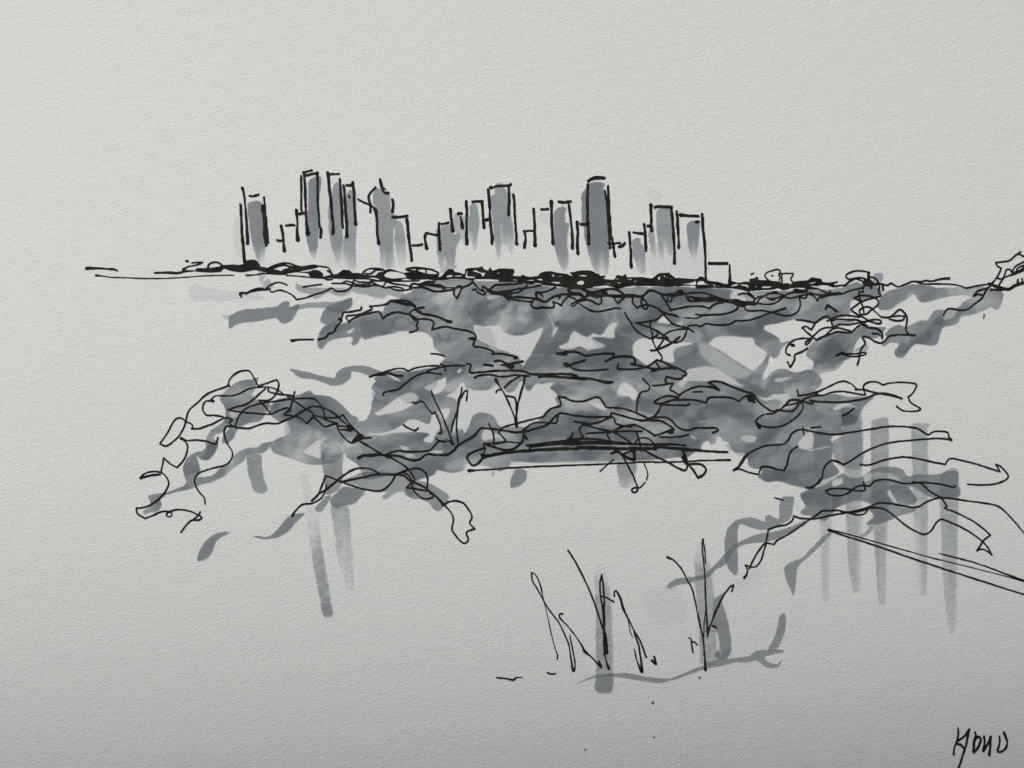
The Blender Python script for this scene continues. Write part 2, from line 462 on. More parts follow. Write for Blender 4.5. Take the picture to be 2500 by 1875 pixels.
m outline a 1640,770 1740,770 1850,800 2000,805 2212,800 2212,880 2080,890 1900,880 1780,860 1700,820
i outline a 40 2040,910 2080,930 2130,990! 2170,930
i outline b 36 0,540 60,500 200,490 400,480 660,450
i outline b 36 0,640 150,640 300,620 400,610 600,570 800,550 1000,510 1060,490
i outline b 30 430,660 560,650 660,600 740,530 770,490
m outline b 0,660 250,640 400,640 420,720 280,720 200,710 0,690
i outline b 48 300,745 400,755 650,755 900,775 1080,830 1180,850 1250,800 1330,750 1450,710 1550,690 1700,690
i outline b 36 300,760 370,810 380,790
i outline b 36 400,790 600,825 860,855
i outline b 42 900,820 860,870 850,920 900,975 1000,995 1050,970 1180,980 1310,980 1350,940 1330,860! 1420,890 1520,940! 1530,870 1600,790 1650,740 1680,740 1780,780 1840,830
i outline b 44 1380,540 1280,590 1180,630 1090,650
m outline b 940,640 1010,625 1070,640 1110,720 1120,770 1080,760 1080,720 1000,680 990,740 1080,790 1060,820 960,790 930,720
i outline b 40 1480,690 1500,700 1450,780
i outline b 40 1640,590 1720,560 1800,550
i outline b 50 1650,600 1700,640 1800,670 1900,670 1970,720 1880,700 1700,700
i outline b 44 1720,560 1900,560 2000,610 2030,620
i outline b 40 1950,800 1850,850 1720,900 1730,940 1800,930 1850,870
i outline b 40 1880,830 1960,770 2060,710 2040,650
i outline b 36 1870,880 1960,940 2080,1010 2212,1060
T sb4|shrub|shrub|looping shrub scribble with small curls hanging below, under the treeline right of centre
i outline c 44 330,1030 450,1065 620,1050 800,1010 920,985 1010,1000
i outline c 44 60,850 180,830 300,810 400,840 480,890 540,910 600,870 600,770
i outline c 40 80,830 200,790 290,720 270,600 200,560
i outline c 50 270,600 360,650 450,640 600,610 750,575 850,575 950,600 1050,660 1110,700
m outline c 300,650 450,640 600,600 700,610 740,650 740,690 1060,690 1160,680 1300,690 1450,710 1540,700 1480,770 1350,760 1240,760 1080,770 860,765 700,740 510,775 380,740 300,740
h c 440,685 520,675 500,695
h c 540,660 610,680 580,690
i outline c 40 870,765 920,840 960,890! 1010,830 1080,790
i outline c 44 1280,770 1270,850 1310,920 1380,990! 1410,950 1450,940
i outline c 46 1470,790 1460,870 1490,960 1550,1010 1600,980 1580,920 1520,920
i outline c 46 1490,780 1560,850 1600,920 1720,950 1850,1020 1950,1090 2080,1130 2212,1150
i outline c 50 1490,750 1560,680 1650,610 1750,620 1850,670 2000,710
i outline c 50 1900,720 1980,820 2040,930 2100,1030! 2212,1010
T sb5|shrub|shrub|long flat shrub of thick doubled strokes, below the treeline under the lowest box building
m outline d 220,680 280,660 400,660 460,630 540,600 610,630 620,700 500,730 380,760 260,720
i outline d 34 430,680 480,620 560,600 620,660
i outline d 34 270,760 270,830 310,860 350,820 360,770
i outline d 36 630,680 800,660 1050,660 1200,710 1350,760 1480,800
m outline d 700,720 900,750 1060,760 1200,740 1330,770 1500,800 1740,795 1900,840 2100,840 2200,870 2160,930 1980,930 1900,970 1800,950 1640,890 1500,870 1300,840 1150,860 1000,850 850,850 760,850 700,780
h d 1280,832 1370,828 1350,847
h d 1540,827 1680,823 1640,842
h d 730,770 770,775 830,812 760,798
i outline d 36 660,700 690,800 760,850
i outline d 44 310,1030! 480,1000 700,960 900,950 1050,960 1170,1000! 1240,930 1340,890 1450,870
i outline d 44 870,1125 1000,1140 1200,1135 1450,1120 1600,1090 1750,1020 1790,950
i outline d 32 640,1200 900,1205 1000,1160
i outline d 36 1930,960 1940,1020 2050,1050 2212,1050
i outline d 40 1780,700 1880,670 1980,680 2050,720 2120,760,50
i outline d 34 2000,640 2060,680 2130,760
i outline d 36 0,980 80,1010 180,1090 300,1130 490,1175
i outline G 20 1190,900 1225,885 1250,860 1330,855! 1360,872 1430,838! 1560,855 1690,845 1740,815!
i outline H 20 190,808 320,805 430,780 560,730 650,700 745,670
T sb6|shrub|shrub|shrub of crossing loops with a big hanging curve, left of the looped tree
i outline e 40 440,1042 500,1040 640,1060 780,1090 900,1130 1050,1155 1180,1140 1270,1090 1330,1020 1360,920 1350,820 1320,740
i outline e 36 350,850 400,780 470,745 540,730 620,710 740,660 850,640
i outline e 36 430,880 470,800 560,740
i outline e 36 440,890 600,910 740,900 850,860 940,790 1010,740
i outline e 36 600,720 660,680 800,670 900,680 1000,710 1040,760 1180,770 1300,740 1420,710
i outline e 36 620,760 700,780 830,770 960,740 1060,700 1150,660 1240,640
m outline e 640,780 760,770 830,800 760,830 680,810
m outline e 720,650 800,620 880,625 860,650 760,670
m outline e 1200,610 1260,570 1400,600 1480,600 1480,650 1400,670 1240,660
i outline e 40 1490,570 1500,680 1480,770 1400,770 1330,730 1500,700 1590,700 1680,760 1730,830! 1760,770 1820,720 1950,700
i outline e 36 1720,560 1850,620 1950,670 2010,620
i outline e 36 1540,650 1680,690 1800,700 1950,690
i outline e 50 1950,690 2050,675 2212,660
T bird|ink_tick|ink mark|short bent black tick on the grey wash, right of the big hanging curve
i tick H 26 1175,680 1200,645 1290,705
T tang|bare_bush|bush|open tangle of thin crossing twigs with a kinked stem, on white paper right of centre
i twigs c 40 1110,1090 1150,1180 1220,1270 1260,1327
i twigs G 20 630,860 700,930 780,980 850,1005
i twigs c 44 1920,1110 1860,1190 1760,1250 1600,1280 1370,1310
i twigs c 40 1950,1130 2040,1230 2110,1300 2160,1327
i twigs G 20 675,830 760,860 840,890 900,920 980,970 1020,995
i twigs G 20 830,825 825,870 850,950 850,1005! 900,960 920,920
i twigs G 22 1050,830 1120,860 1200,880 1260,905 1300,930
i twigs G 20 900,990 980,1000 1020,1000! 960,990 1010,940 1080,910 1160,900 1220,890 1215,940 1180,1010 1120,1040 1060,1040 1000,1010
i twigs G 20 850,1005 865,1050 900,1120 930,1160 955,1200 945,1245
i twigs G 20 905,1110 950,1050 970,1020
i twigs G 24 835,1130 890,1125 980,1090 1060,1050 1145,985
T loop|looped_tree|tree|looped scribble tree rising above the right treeline, stacked ovals for its crown
i crown H 22 1640,300 1620,280 1540,270 1470,275 1410,300 1390,330 1420,360 1480,350 1540,345 1600,355
i crown H 38 1640,290 1635,340 1650,400 1665,450
i crown H 22 1650,340 1700,345 1740,390 1755,440 1745,500 1770,540 1700,560 1620,580 1560,600 1480,560! 1560,535 1640,540 1700,560 1740,590 1740,640 1680,680 1620,730 1560,740 1540,700 1590,660 1640,660 1680,680 1720,720 1770,765
i crown H 20 1430,370 1500,355 1570,380 1600,410 1580,450 1580,500! 1540,490! 1535,540 1555,600 1580,680 1590,740
i crown H 22 1560,600 1480,660 1450,690 1500,730 1580,770 1640,810 1730,840 1775,830 1760,800 1680,800 1600,820
i branch H 20 1580,450 1500,470 1420,490 1360,515,26 1270,520,30 1200,535 1130,560
i branch H 28 1790,415 1795,475
m crown H 1580,380 1640,350 1700,400 1760,420 1680,430 1600,430
w H .4 1680,390 1700,300 1790,290 1800,330 1760,410
T hor2|shoreline|shoreline|ragged ink shoreline running from the looped tree towards the right edge
i line H 22 1580,405 1640,420 1750,410 1850,425 1880,405 1950,440 2050,410 2110,385 2212,390
i line I 22 1100,390 1150,375 1220,380 1300,360 1400,350,34
i line I 18 1050,390 1130,412 1280,410 1430,415 1520,430 1590,455 1700,430 1810,415 1850,400
T spk|spiky_bush|bush|spiky bush of crossing leaf strokes over a dark wash, below the looped tree
i twigs H 22 860,798 930,805 1060,830
i twigs H 22 925,880 960,870 1020,905! 1060,840 1120,790 1180,760 1220,780 1240,840 1250,880
i twigs H 22 920,885 980,940 1040,990 1075,1015! 1150,980 1230,950 1300,925 1400,935 1450,935! 1500,890 1560,850 1620,860
i twigs H 22 1040,975 1110,910 1170,885 1250,880 1330,850 1430,850 1530,830 1600,820
i twigs H 22 1190,810 1260,780 1330,755 1420,750 1540,770
i twigs H 22 1240,815 1300,790 1400,795 1500,800 1600,830
i twigs H 22 1170,970 1230,910 1300,885 1370,900 1440,920
i twigs H 24 1560,840 1640,880 1720,890 1780,940 1785,1000
i twigs H 20 1675,945 1750,955 1785,990
i twigs H 22 1590,1070 1600,1040 1570,990 1580,980 1640,990 1700,1030 1770,1050 1820,1020 1860,975 1940,960 2060,960 2140,965! 2090,965 2040,910 2050,830 2050,760 2010,710 1970,690 1920,730 1860,770 1780,770
i twigs H 20 1870,770 1960,755 2030,760! 2010,800 1950,810 1860,790
i stem H 22 1590,1070 1550,1130 1540,1200 1515,1285
i stem H 20 1290,1185 1350,1155,28 1400,1165 1500,1165 1600,1150 1615,1165 1560,1185 1450,1195 1360,1170
i twigs H 22 1035,975 1000,1040 960,1070 960,1040 1010,1000! 900,1000 830,1020 780,1060 745,1110 750,1160 790,1180
m twigs H 780,1070 830,1055 850,1080 820,1090
i stem H 24 975,1105 910,1150 840,1180 835,1240 790,1310! 765,1255
T redge|leaning_tree|tree|leaning tree cut off by the right edge, jagged leaf outline on a bent trunk line
i crown I 22 2130,95 2175,65
i crown I 22 2212,115 2140,90 2060,155 1990,170 1905,180! 1925,220 1965,240! 1930,320 1880,390 1850,430
i trunk I 22 1850,430 1800,460 1710,490 1665,545! 1720,520 1770,535 1800,480 1840,440
i trunk I 20 1770,540 1740,580 1660,640 1610,680 1540,695 1440,680 1390,680 1360,710 1340,755
i crown I 20 1920,350 1975,355 2005,300 2020,255 2060,255 2080,290! 2150,270 2212,235
i crown I 20 2080,280 2120,220 2212,170
i crown I 20 2212,210 2150,235 2130,270 2160,270
i crown I 20 2212,260 2120,300 2000,340 1960,390 1930,440
i trunk I 34 1830,410 1930,445 2040,465 2130,420 2212,400
i trunk I 24 1850,470 1950,475 2060,470
i trunk I 24 2145,365 2140,400
i trunk I 22 2190,355 2195,385
T clump|bush|bush|dark bush with a jagged stair outline, left of centre under the shrub band
i outline E 22 780,1012 860,990 890,950 950,930 980,870 1040,800 1000,795! 1040,770 1050,720 1100,715 1190,700 1240,690 1250,660
i outline E 22 1340,655! 1365,680 1330,700 1230,740 1090,760 1110,820! 1170,780 1280,740 1380,715 1440,715 1480,785! 1540,740 1640,715 1700,730 1770,740 1850,790 1860,820 1840,860 1860,890 1830,920 1770,935
i outline E 24 1340,655 1450,645 1530,625 1560,595! 1640,610 1740,630,30 1800,640 1830,670 1850,700 1900,730 2000,750 2080,770 2150,800 2212,815
i outline E 24 1580,590 1700,590 1780,610 1830,650
i outline E 24 1860,670 1925,662
m outline E 1760,740 1850,770 1860,800 1830,810 1790,780
i outline E 20 1760,740 1790,700 1830,690 1890,710
i outline E 22 1850,790 1930,790 2000,800 2030,840 2010,905!
i outline F 22 240,905! 320,885 400,870 470,890 560,905 650,925 710,960 710,1010 640,1000
m outline F 640,995 700,985 720,1020 690,1020
i outline F 22 700,1010 690,1080 740,1090 830,1110 900,1140 910,1165
i outline F 24 890,1165 980,1165 1080,1180 1165,1205 1130,1215
i outline F 30 400,815 450,820
T d1|ink_dash|ink mark|thin horizontal dash with a blob at its left end, beside the dark jagged bush
i dash E 20 495,1022,36 550,1015 630,1010 730,1013
T isl|islet|islet|flat islet of long parallel ink lines, left of centre above the upright reeds
i line F 20 230,1165 300,1168 375,1188
i line K 18 895,350,28 980,320 1080,290 1180,265 1250,262 1310,290! 1400,255 1520,235 1640,232
m line K 890,345 1000,310 1090,300 1070,330 960,345
i line K 24 1090,305 1150,330 1180,338 1250,340
i line K 18 1510,290 1600,265 1690,240 1800,230 1920,230
i line K 20 1660,215 1700,235 1710,285
i line K 20 1040,550,26 1050,520 1100,510 1200,490! 1260,440 1340,380 1420,330 1500,308 1580,312 1670,322
i line L 24 175,215 215,220 205,300 230,310! 400,295 600,285 780,290 860,320 1000,325 1200,320 1330,330
i line L 22 260,360,34 300,340 420,330 560,350 700,335 850,345
i line L 26 950,355 1010,345 1200,355 1330,365 1500,370 1620,400 1690,415,34 1750,410
m line L 1310,330 1370,330 1400,370 1500,360 1480,385 1380,385 1310,370
i line L 26 475,185 540,180 620,215 700,200 780,185
m line L 530,225 610,210 680,220 690,240 660,270 630,265 600,240
i line L 26 360,220 400,225 455,230
T isl2|islet|islet|flat islet with notched outline and pointed right tip, right of the long parallel lines
i line L 24 1145,100 1230,90 1330,80 1400,100 1450,125! 1560,110 1680,100 1765,100! 1740,150 1670,185! 1760,145 1850,130 1940,135 1990,160 1990,210! 1950,215! 2050,230 2212,275
m line L 1140,90 1220,90 1240,60 1260,80 1250,120 1150,115
i line L 24 1450,170 1330,210 1290,225
m line L 1210,200 1270,200 1300,230 1250,250 1220,230
i line L 20 1280,230 1340,270 1450,285 1580,280 1700,268
i line L 20 1815,210 1800,260 1880,270 1980,268 2080,250 2150,225 2212,180
i line M 20 442,180 460,170
i line M 24 460,170 520,190 600,230 680,260 760,300 775,325 740,345! 720,375 650,370 560,350! 550,400 565,415
i line M 22 440,265 500,270
m line M 385,290 470,270 500,270 420,300
i line M 24 450,200 490,260 520,265 600,258 660,265
i line M 22 415,445 500,440 600,425 635,420! 600,490 640,510 690,550 680,590 600,610 510,640 430,635! 430,620 500,580 580,560 690,575
T reed1|reed_clump|reeds|clump of upright reed strokes spreading from one foot, left of the small Y shaped reed|reed clumps
i stalk K 20 1560,505 1590,590 1640,690 1690,800 1730,900 1760,980 1790,1080,30
i stalk K 20 1890,470 1880,540 1860,600,34 1840,720 1800,840 1775,950
i stalk K 20 1850,660 1840,780 1830,900 1840,1000 1850,1080
i leaf K 20 1880,580 1920,510 1950,500! 1940,610
m foot K 1700,1020 1770,1040 1820,1080 1790,1095 1760,1060
i leaf K 18 1610,1015 1640,1040 1720,1050
i leaf K 20 1360,628 1395,640! 1450,615 1490,640 1520,690 1570,750 1600,735! 1630,800 1660,880 1668,960,24 1640,962
T reed2|reed_clump|reeds|small Y shaped reed hanging under the parallel ink lines at the centre|reed clumps
i leaf L 20 745,345 640,410 580,470
i leaf L 20 490,520 510,495 550,490
i stalk L 22 485,380,34 520,440 570,520 630,640 680,760 715,890,34
i stalk L 24 800,350 790,420 750,560 720,680 710,800 715,870
i leaf L 22 600,560 640,565
i leaf L 22 650,565 690,580 710,640 710,720
T tick2|ink_tick|ink mark|small check shaped tick on white paper, left of the upright reeds
i tick K 22 1260,872 1310,905 1385,935! 1420,905
T bank|marsh_bank|bank|wavy marsh bank line with a thick dark start, running into the central mound
i line K 22 770,1230,36 830,1200,30 900,1210 1000,1195 1060,1195 1190,1150 1300,1160 1420,1160 1540,1145 1600,1090 1640,1050 1720,1050
i line K 24 850,1200 950,1190 1100,1200 1210,1210 1290,1240 1370,1255 1440,1240 1510,1190 1600,1195 1720,1195 1800,1150 1840,1100 1920,1050 2020,990 2080,920 2120,900
i line L 22 340,905 440,915 560,930 700,950 830,935 940,905 1040,870 1110,800 1170,750 1220,745 1350,770 1520,785 1720,780
T lbush|bush|bush|big open bush at the left with a round hump on top and loose side loops
i outline J 20 1130,355 1155,365! 1140,330 1170,270 1240,215 1320,195 1370,205 1420,280 1460,365! 1560,330 1660,295! 1685,340 1665,420 1620,490 1560,520 1470,520! 1540,590 1600,665!
i outline J 20 1140,360 1000,410 900,455 820,530 720,620 690,690 670,780 620,880 570,940 470,1010 400,985! 480,870 540,760 590,710 640,715 690,750 740,770 755,815 740,825! 830,820 950,780 1050,730 1120,705 1180,725! 1150,760 1190,800!
i outline J 20 975,525,34 900,525 870,560 860,610 880,655 905,680! 980,680 1080,695
i outline J 18 950,510 1000,470 1100,470 1190,465 1270,440 1360,395 1480,375 1580,375 1680,410 1750,460 1840,470!
i outline J 22 1570,390! 1570,420 1680,450 1840,470
i outline J 20 1540,390 1440,480 1330,560 1220,590 1140,620! 1270,645 1450,660 1600,665 1700,620 1780,600 1800,620! 1740,670! 1850,690 1920,710 1990,765! 2050,690 2040,650 1960,600 1860,530 1780,480
i outline J 22 1855,425 1830,520 1800,630
i outline J 18 1210,800 1250,690 1310,620 1380,580 1500,550 1700,520 1850,500 1980,495 2060,500 2120,550 2160,620 2175,700
i outline J 22 1215,810 1350,820 1450,790 1550,765 1660,770 1750,735 1850,690 1950,630 2020,595
i outline J 20 1200,800 1120,800 1095,850 1100,920 1130,980
i outline P 18 1120,5 1175,90 1175,170 1110,240 960,280 830,325 780,380 780,450 820,530 880,600 887,665
i leaf_loop J 20 630,930,40 690,950 800,948 890,955 960,980 1010,985! 1025,920
i leaf_loop J 20 650,940 695,1000 690,1080 650,1170 585,1245! 520,1210 440,1140! 425,1230 415,1290
i leaf_loop P 20 190,385,30 230,340 300,315 400,320 460,360 495,430 470,510 400,600 320,660 250,695 145,710! 160,770 240,820! 330,785 420,745 500,745 530,770 510,800 470,790 490,755 560,730 620,725 700,735 790,770 850,810 820,835 740,840 680,900 625,970
i leaf_loop P 24 190,385 290,360 400,345
i leaf_loop P 20 835,750 820,780 750,840
i outline K 20 405,780 430,795 540,790 610,765! 640,810 700,890 760,950 830,1010,30 910,1010
i outline K 20 230,690 300,670 400,690 500,740 560,790 640,860 720,910
i outline K 20 280,780 350,840 410,890 480,870 545,855! 430,820 370,785 290,770
i outline K 20 540,860 560,930 620,1010 700,1065 780,1035 830,1010
m outline K 560,920 640,910 700,880 730,910 690,945 640,935
i outline K 20 550,880 650,890 720,900
m outline K 700,1050 760,1030 840,1000 790,960 740,900 770,960
i outline K 20 790,1050 900,1110 1010,1180 1100,1225
i outline Q 22 1100,150 1200,205 1290,270 1350,340 1380,400 1340,430!
T lmound|mound|mound|low arched mound in front of the big left bush, ending in a drooping hollow loop
i outline Q 20 60,790,34 100,730 170,670 280,655 370,600 410,530 428,460
i outline Q 20 270,630,26 340,560 380,460 420,360! 500,385 580,420 700,465 820,500 980,525 1060,500 1130,430 1180,350 1230,325 1290,340 1340,390 1350,440 1370,520 1420,570 1480,605 1540,605 1580,585
i outline Q 22 270,630,26 340,560 420,510 520,430 620,350 720,290 820,275 920,290 1000,335
i outline Q 22 580,430 700,400 850,370 980,345 1180,345 1260,310 1340,285 1420,280 1490,320 1520,390 1510,520
i outline Q 24 1200,345 1270,360 1330,410 1420,450 1500,490 1560,540 1620,590 1700,670
i leaf_loop Q 22 1700,670 1760,740 1800,820 1785,940 1820,1000 1870,1060 1920,1090 1960,1050 1940,970 2030,930! 1975,870 2000,800 1960,720 1900,650 1820,630 1740,645 1700,675
m outline Q 1500,490 1600,570 1700,660 1680,690 1620,600 1540,550
i outline Q 20 1290,490 1360,495 1500,520
i outline Q 20 1290,490 1340,440
T cmound|mound|mound|peaked central mound of layered outlines above the dock
i outline L 22 520,960 545,910 620,880 720,855 850,820 1000,780 1050,720 1100,690 1180,670 1190,640 1165,570! 1230,575 1320,615 1440,615 1550,575 1610,580 1650,640 1690,680 1830,690 1950,720 2070,770 2130,800
i outline L 20 520,950 550,990 590,1030 580,1055! 480,1065 360,1075
i outline L 20 780,930 830,890 900,850 980,845 1100,850 1140,850 1160,770
i outline L 24 785,950 780,1030 740,1090 660,1135 570,1140 470,1110 390,1085
i outline L 24 785,960 820,1020,30
i outline L 20 410,860 460,970 465,1080
i outline L 20 360,1080 370,1150 350,1190
i outline L 24 350,1230 290,1290 230,1305 175,1230! 200,1190 280,1150 370,1120
i outline L 18 480,1080 600,1055 740,1065
i outline L 22 1720,780 1740,740! 1850,770 1950,800 2040,820
i outline L 22 1720,780 1760,790 1780,850 1850,880 1950,890
i outline L 20 1335,835 1450,850 1520,860 1620,835 1740,780
i outline L 20 1420,865 1550,900 1740,945 1850,1000 1950,1065
i outline L 20 1430,870 1390,910 1400,950 1430,1000! 1390,1020 1270,1030
i outline L 22 1470,965 1600,955 1750,945 1930,940 2070,940
i outline L 22 1740,945 1690,970 1710,1010 1740,1050
i outline L 24 1750,940 1830,900 1920,875 2000,875 2080,910 2212,990
i outline L 20 1250,1040 1290,1010 1320,960
i outline M 22 800,650,34 760,662 600,655 510,660 480,720 430,775 370,800
i outline M 24 270,822,28 400,820 500,830 580,870 640,920! 600,960
m outline M 540,940 640,910 630,970 580,965
i outline M 22 360,800 450,790 550,790 620,830 690,900 790,930 880,905 1000,905 1090,905 1120,930 1060,955
i outline M 18 485,1000 600,1005 720,995 800,975
i outline M 22 420,985 480,975 560,945
i outline M 20 305,370 350,420 380,455 360,500 290,520 255,590 240,680 235,740
T dock|dock|dock|flat dock of heavy horizontal ink strokes and one fine lower line, below the central mound
m deck L 805,1090 1000,1060 1200,1035 1400,1045 1750,1045 1960,1065 2212,1075 2212,1095 1960,1090 1500,1080 1310,1090 1100,1085 900,1110 820,1105
i deck L 20 850,1130 860,1110 1000,1095 1200,1075 1310,1085
i deck L 36 350,1215,50 450,1195 600,1170 850,1150 1050,1135 1380,1125
i deck L 44 1380,1115 1600,1120 1900,1125 2212,1130
i deck L 22 1250,1040 1450,1022 1600,1030 1740,1050
m deck L 320,1180 370,1190 400,1200 380,1235 330,1220
i deck M 26 430,1085 600,1080 765,1092
i deck M 36 430,1115 500,1110 700,1130 930,1145
i deck M 26 930,1150 1080,1160 1220,1165
i lower_line R 20 195,305,38 280,300 450,290 800,265 1200,250 1600,235 2000,215 2200,207
i lower_line M 20 430,1275 700,1270 1000,1255 1250,1250,24
T dreed|twig_tangle|twigs|tangle of twigs and curls drooping over the right end of the dock
i twigs L 26 1735,1180 1800,1160 1860,1200
i twigs R 22 1860,150 1920,260 1980,380 2020,490 2010,530 1975,540 1955,515 1980,490 2040,490 2100,430,18
i twigs R 18 2115,400 2130,350 2110,280 2090,230
i twigs R 18 1615,310 1680,250 1760,185
i twigs R 36 1965,70 1985,130 1980,185 1900,160 1860,130
i twigs R 22 1870,120 1940,95 1970,90
i twigs S 24 90,80 200,140 350,210 450,270 520,300 550,295 570,240
i twigs S 28 520,100 545,150 560,200 570,240
i twigs S 46 520,160 550,220
i twigs S 26 580,240 630,300 680,380! 740,345 765,290 720,240 650,230 590,235
i twigs M 18 215,1070 260,1020 320,1010 380,1030 430,1080
i twigs M 20 240,960 270,1050 290,1160
T rb1|bush|bush|sharp ridged bush with a long sloping roof like outline, right of centre
i outline M 22 690,560 740,520 800,490 880,460 960,455 1050,465 1130,495! 1080,450 1015,415! 1060,400 1140,405 1250,450 1380,500 1500,540 1540,600 1600,660 1690,720
i outline M 22 510,640 600,610 720,600 850,600 990,630! 1020,580 1140,570 1260,580 1340,615! 1420,560 1500,545
m outline M 1420,560 1500,540 1520,620 1480,610
i outline M 24 1440,570 1450,605 1510,625
i outline M 22 850,515 945,512
T rb2|bush|bush|hollow leaf shaped bush with wavy top and angular right end, below the spiky bush
i outline M 18 1620,755 1560,790 1520,840!
m outline M 1515,835 1570,860 1585,915 1550,910
i outline M 18 1520,840 1600,885 1740,895 1860,860 1970,780 2030,700 2035,650 2000,625
i outline M 22 1690,720 1760,720 1840,660 1900,605 1950,600 2000,605
i outline M 20 1640,755 1720,745 1760,710 1900,725 1960,690 2000,625
i outline M 20 1830,665 1960,640 2010,620
i outline N 20 205,495 215,555! 300,545 430,510 560,450 650,410 720,400 790,430 850,485
m outline N 390,530 430,515 430,550 390,550
i outline N 20 240,620 300,580 380,555 480,550 580,520 700,510 800,525 900,545 940,545! 925,500
i outline N 20 830,490 920,490 1050,525 1200,550 1330,585
i outline N 20 925,500 920,450 960,415 1040,405 1100,425 1125,440! 1200,420 1320,410 1440,420 1490,435 1475,490 1440,540 1400,570! 1430,630 1500,675 1535,700 1500,720 1430,725 1340,715 1275,670
i outline N 20 340,605 400,615 550,625 700,625 850,605 960,580 1040,545 1140,530 1220,545 1330,585,30
i outline N 20 240,610 360,645! 380,625 345,605
i leaf N 18 690,775 740,750 820,690
T rb3|bush|bush|long low bush whose thin outline runs right over the upper vertical grey bars
i outline N 20 265,920 350,940 450,960 600,975 750,955 950,925 1150,895 1300,888 1450,900,26 1520,920 1580,960 1620,980! 1680,945 1760,940 1830,955 1840,1000 1870,1035,28! 1770,1020 1600,1025 1400,1040 1200,1065 1050,1110 900,1180 780,1260 700,1300! 640,1265 580,1260
i outline M 20 1340,1320 1400,1220 1480,1160 1600,1105 1700,1088 1820,1080 1880,1030 1910,970 1970,930 2040,920
i outline S 22 1065,300,28 1130,250 1180,180 1220,120
i outline S 20 1075,295 1130,285 1220,320 1330,345! 1350,300 1365,265 1440,262 1520,285 1610,300! 1640,240 1660,150 1690,90 1755,40
i outline S 24 1850,490 1920,480 1980,430 2010,390
i outline S 22 1900,480 1990,430 2020,380 2040,280 2080,220 2130,195 2212,215
i leaf N 20 355,903 460,893
i leaf N 16 265,900 275,980
T rb4|bush|bush|thin outline with an arrow like right tip, just under the long low bush
i outline O 20 440,238 540,242 680,195 820,165 940,158 1080,178 1200,205 1360,235! 1390,185 1430,172 1550,195 1720,240 1950,315! 1905,235! 1960,260 2040,360 2000,410 1880,450 1750,458 1600,450
T rb5|bush|bush|foreground bush at the lower right, long crossing outlines with a fishtail tip
i outline O 20 475,425 490,480 490,515 400,520 300,500 150,495 65,520! 120,560 220,572 310,545 380,490 450,462 545,470! 590,420 660,402 760,405 880,435 1000,440 1120,432 1300,450 1450,485! 1470,470
i outline O 20 1010,425 1100,445 1200,530 1310,595 1380,690! 1355,710! 1450,745 1600,815 1720,890 1850,1000! 1780,1050 1740,1110 1700,1170! 1745,1150 1810,1170 1865,1215! 1800,1110 1700,1020 1560,930 1420,865 1320,830 1260,870 1210,950 1140,990 1060,970 940,900 830,810 720,730 640,705 560,705 460,735 350,755 230,745
i outline O 20 280,755 440,725 560,685 640,655 750,655 880,680 1010,700 1080,690 1160,640 1280,600 1400,600 1600,630 1850,665 1950,700 2040,780 2120,870 2212,980
i outline O 18 280,755 420,780 490,765 550,690
i outline S 20 2330,745 2212,770 2100,790 1950,820 1800,820 1715,795! 1690,850 1620,890 1530,905 1440,940! 1430,1000 1410,1120
i outline S 20 2270,755 2212,735 2100,735 2020,740 1950,790 1860,850 1760,920 1640,1000 1530,1060 1500,1100! 1420,1085 1390,1100
i outline U 20 1410,140 1390,200 1360,300 1310,360 1250,370 1190,350 1210,390 1210,440 1180,490,30
i outline U 20 1400,115 1330,200 1280,290 1230,390
i leaf S 18 1510,598 1600,620
T plank|plank|plank|long sloping pole of parallel ink lines running off the right edge
i edge_line V 28 100,60,32 200,85
i edge_line V 20 150,80 300,130 600,225 1000,365 1500,530 2000,690 2260,770
i edge_line V 14 200,75 400,130 700,215 1000,300 1300,385
i edge_line V 10 1200,355 1500,430 1800,505 2050,570 2220,620
i edge_line V 18 1290,312,10 1400,340 1700,420 2000,530 2212,610,30
# ---------------- foreground reeds
T fr1|reed_clump|reeds|leftmost foreground reed with a looped tip and splayed bent stems|reed clumps
i stalk T 18 430,430 440,520 500,620 570,750 640,860 720,960 780,1080 830,1200 855,1327
i stalk T 16 430,435 460,440 500,500 530,580 545,650
i stalk T 12 545,660 575,780 610,930 650,1120 690,1260 715,1327
i stalk X 18 850,430 880,610,30 900,560 890,450 860,310 845,225,12
i stalk X 16 705,420 712,450 708,475,22
i stalk T 20 765,878,26 735,880 735,920! 830,1020 950,1180 1000,1280,30
i stalk X 20 1000,390,34 1080,460 1180,570,28 1155,500
T fr2|reed_clump|reeds|foreground reeds of long dark strokes standing on a vertical grey bar|reed clumps
i stalk T 22 828,195,28 900,310 980,460 1080,680 1150,880 1200,1030
i stalk T 20 1190,455 1170,540 1175,660 1195,800 1210,950 1215,1100,30 1220,1327
i stalk T 20 1190,455 1205,560 1215,700 1215,850 1220,1000
i stalk T 34 1225,1100 1245,1300
i leaf T 20 1190,690 1240,700 1320,748
i stalk X 20 1215,350 1230,480 1265,585,30
w T .33 f=9 g=310:900 dry=.25 T1110,400 T1150,330 T1220,380 T1270,600 T1300,900 T1310,1327 X1310,600 X1300,830 X1220,855 X1130,835 X1110,780 X1130,600 T1125,1100 T1120,800
w X .36 1110,740 1120,690 1200,650 1310,640 1305,830 1220,855 1130,835
T fr3|reed_clump|reeds|slanted foreground reed with a hooked tip, right of the dark reeds on the grey bar|reed clumps
i stalk T 20 1325,690 1325,640 1345,625 1390,710,28 1420,820,30 1470,920 1540,1060 1600,1160 1665,1327
i stalk T 12 1470,920 1500,1080 1520,1120
i stalk X 20 1540,190 1590,350 1625,615,30 1570,500 1540,375,14
i stalk X 20 1650,410 1672,460,24
i leaf X 26 1730,495 1775,535! 1755,455
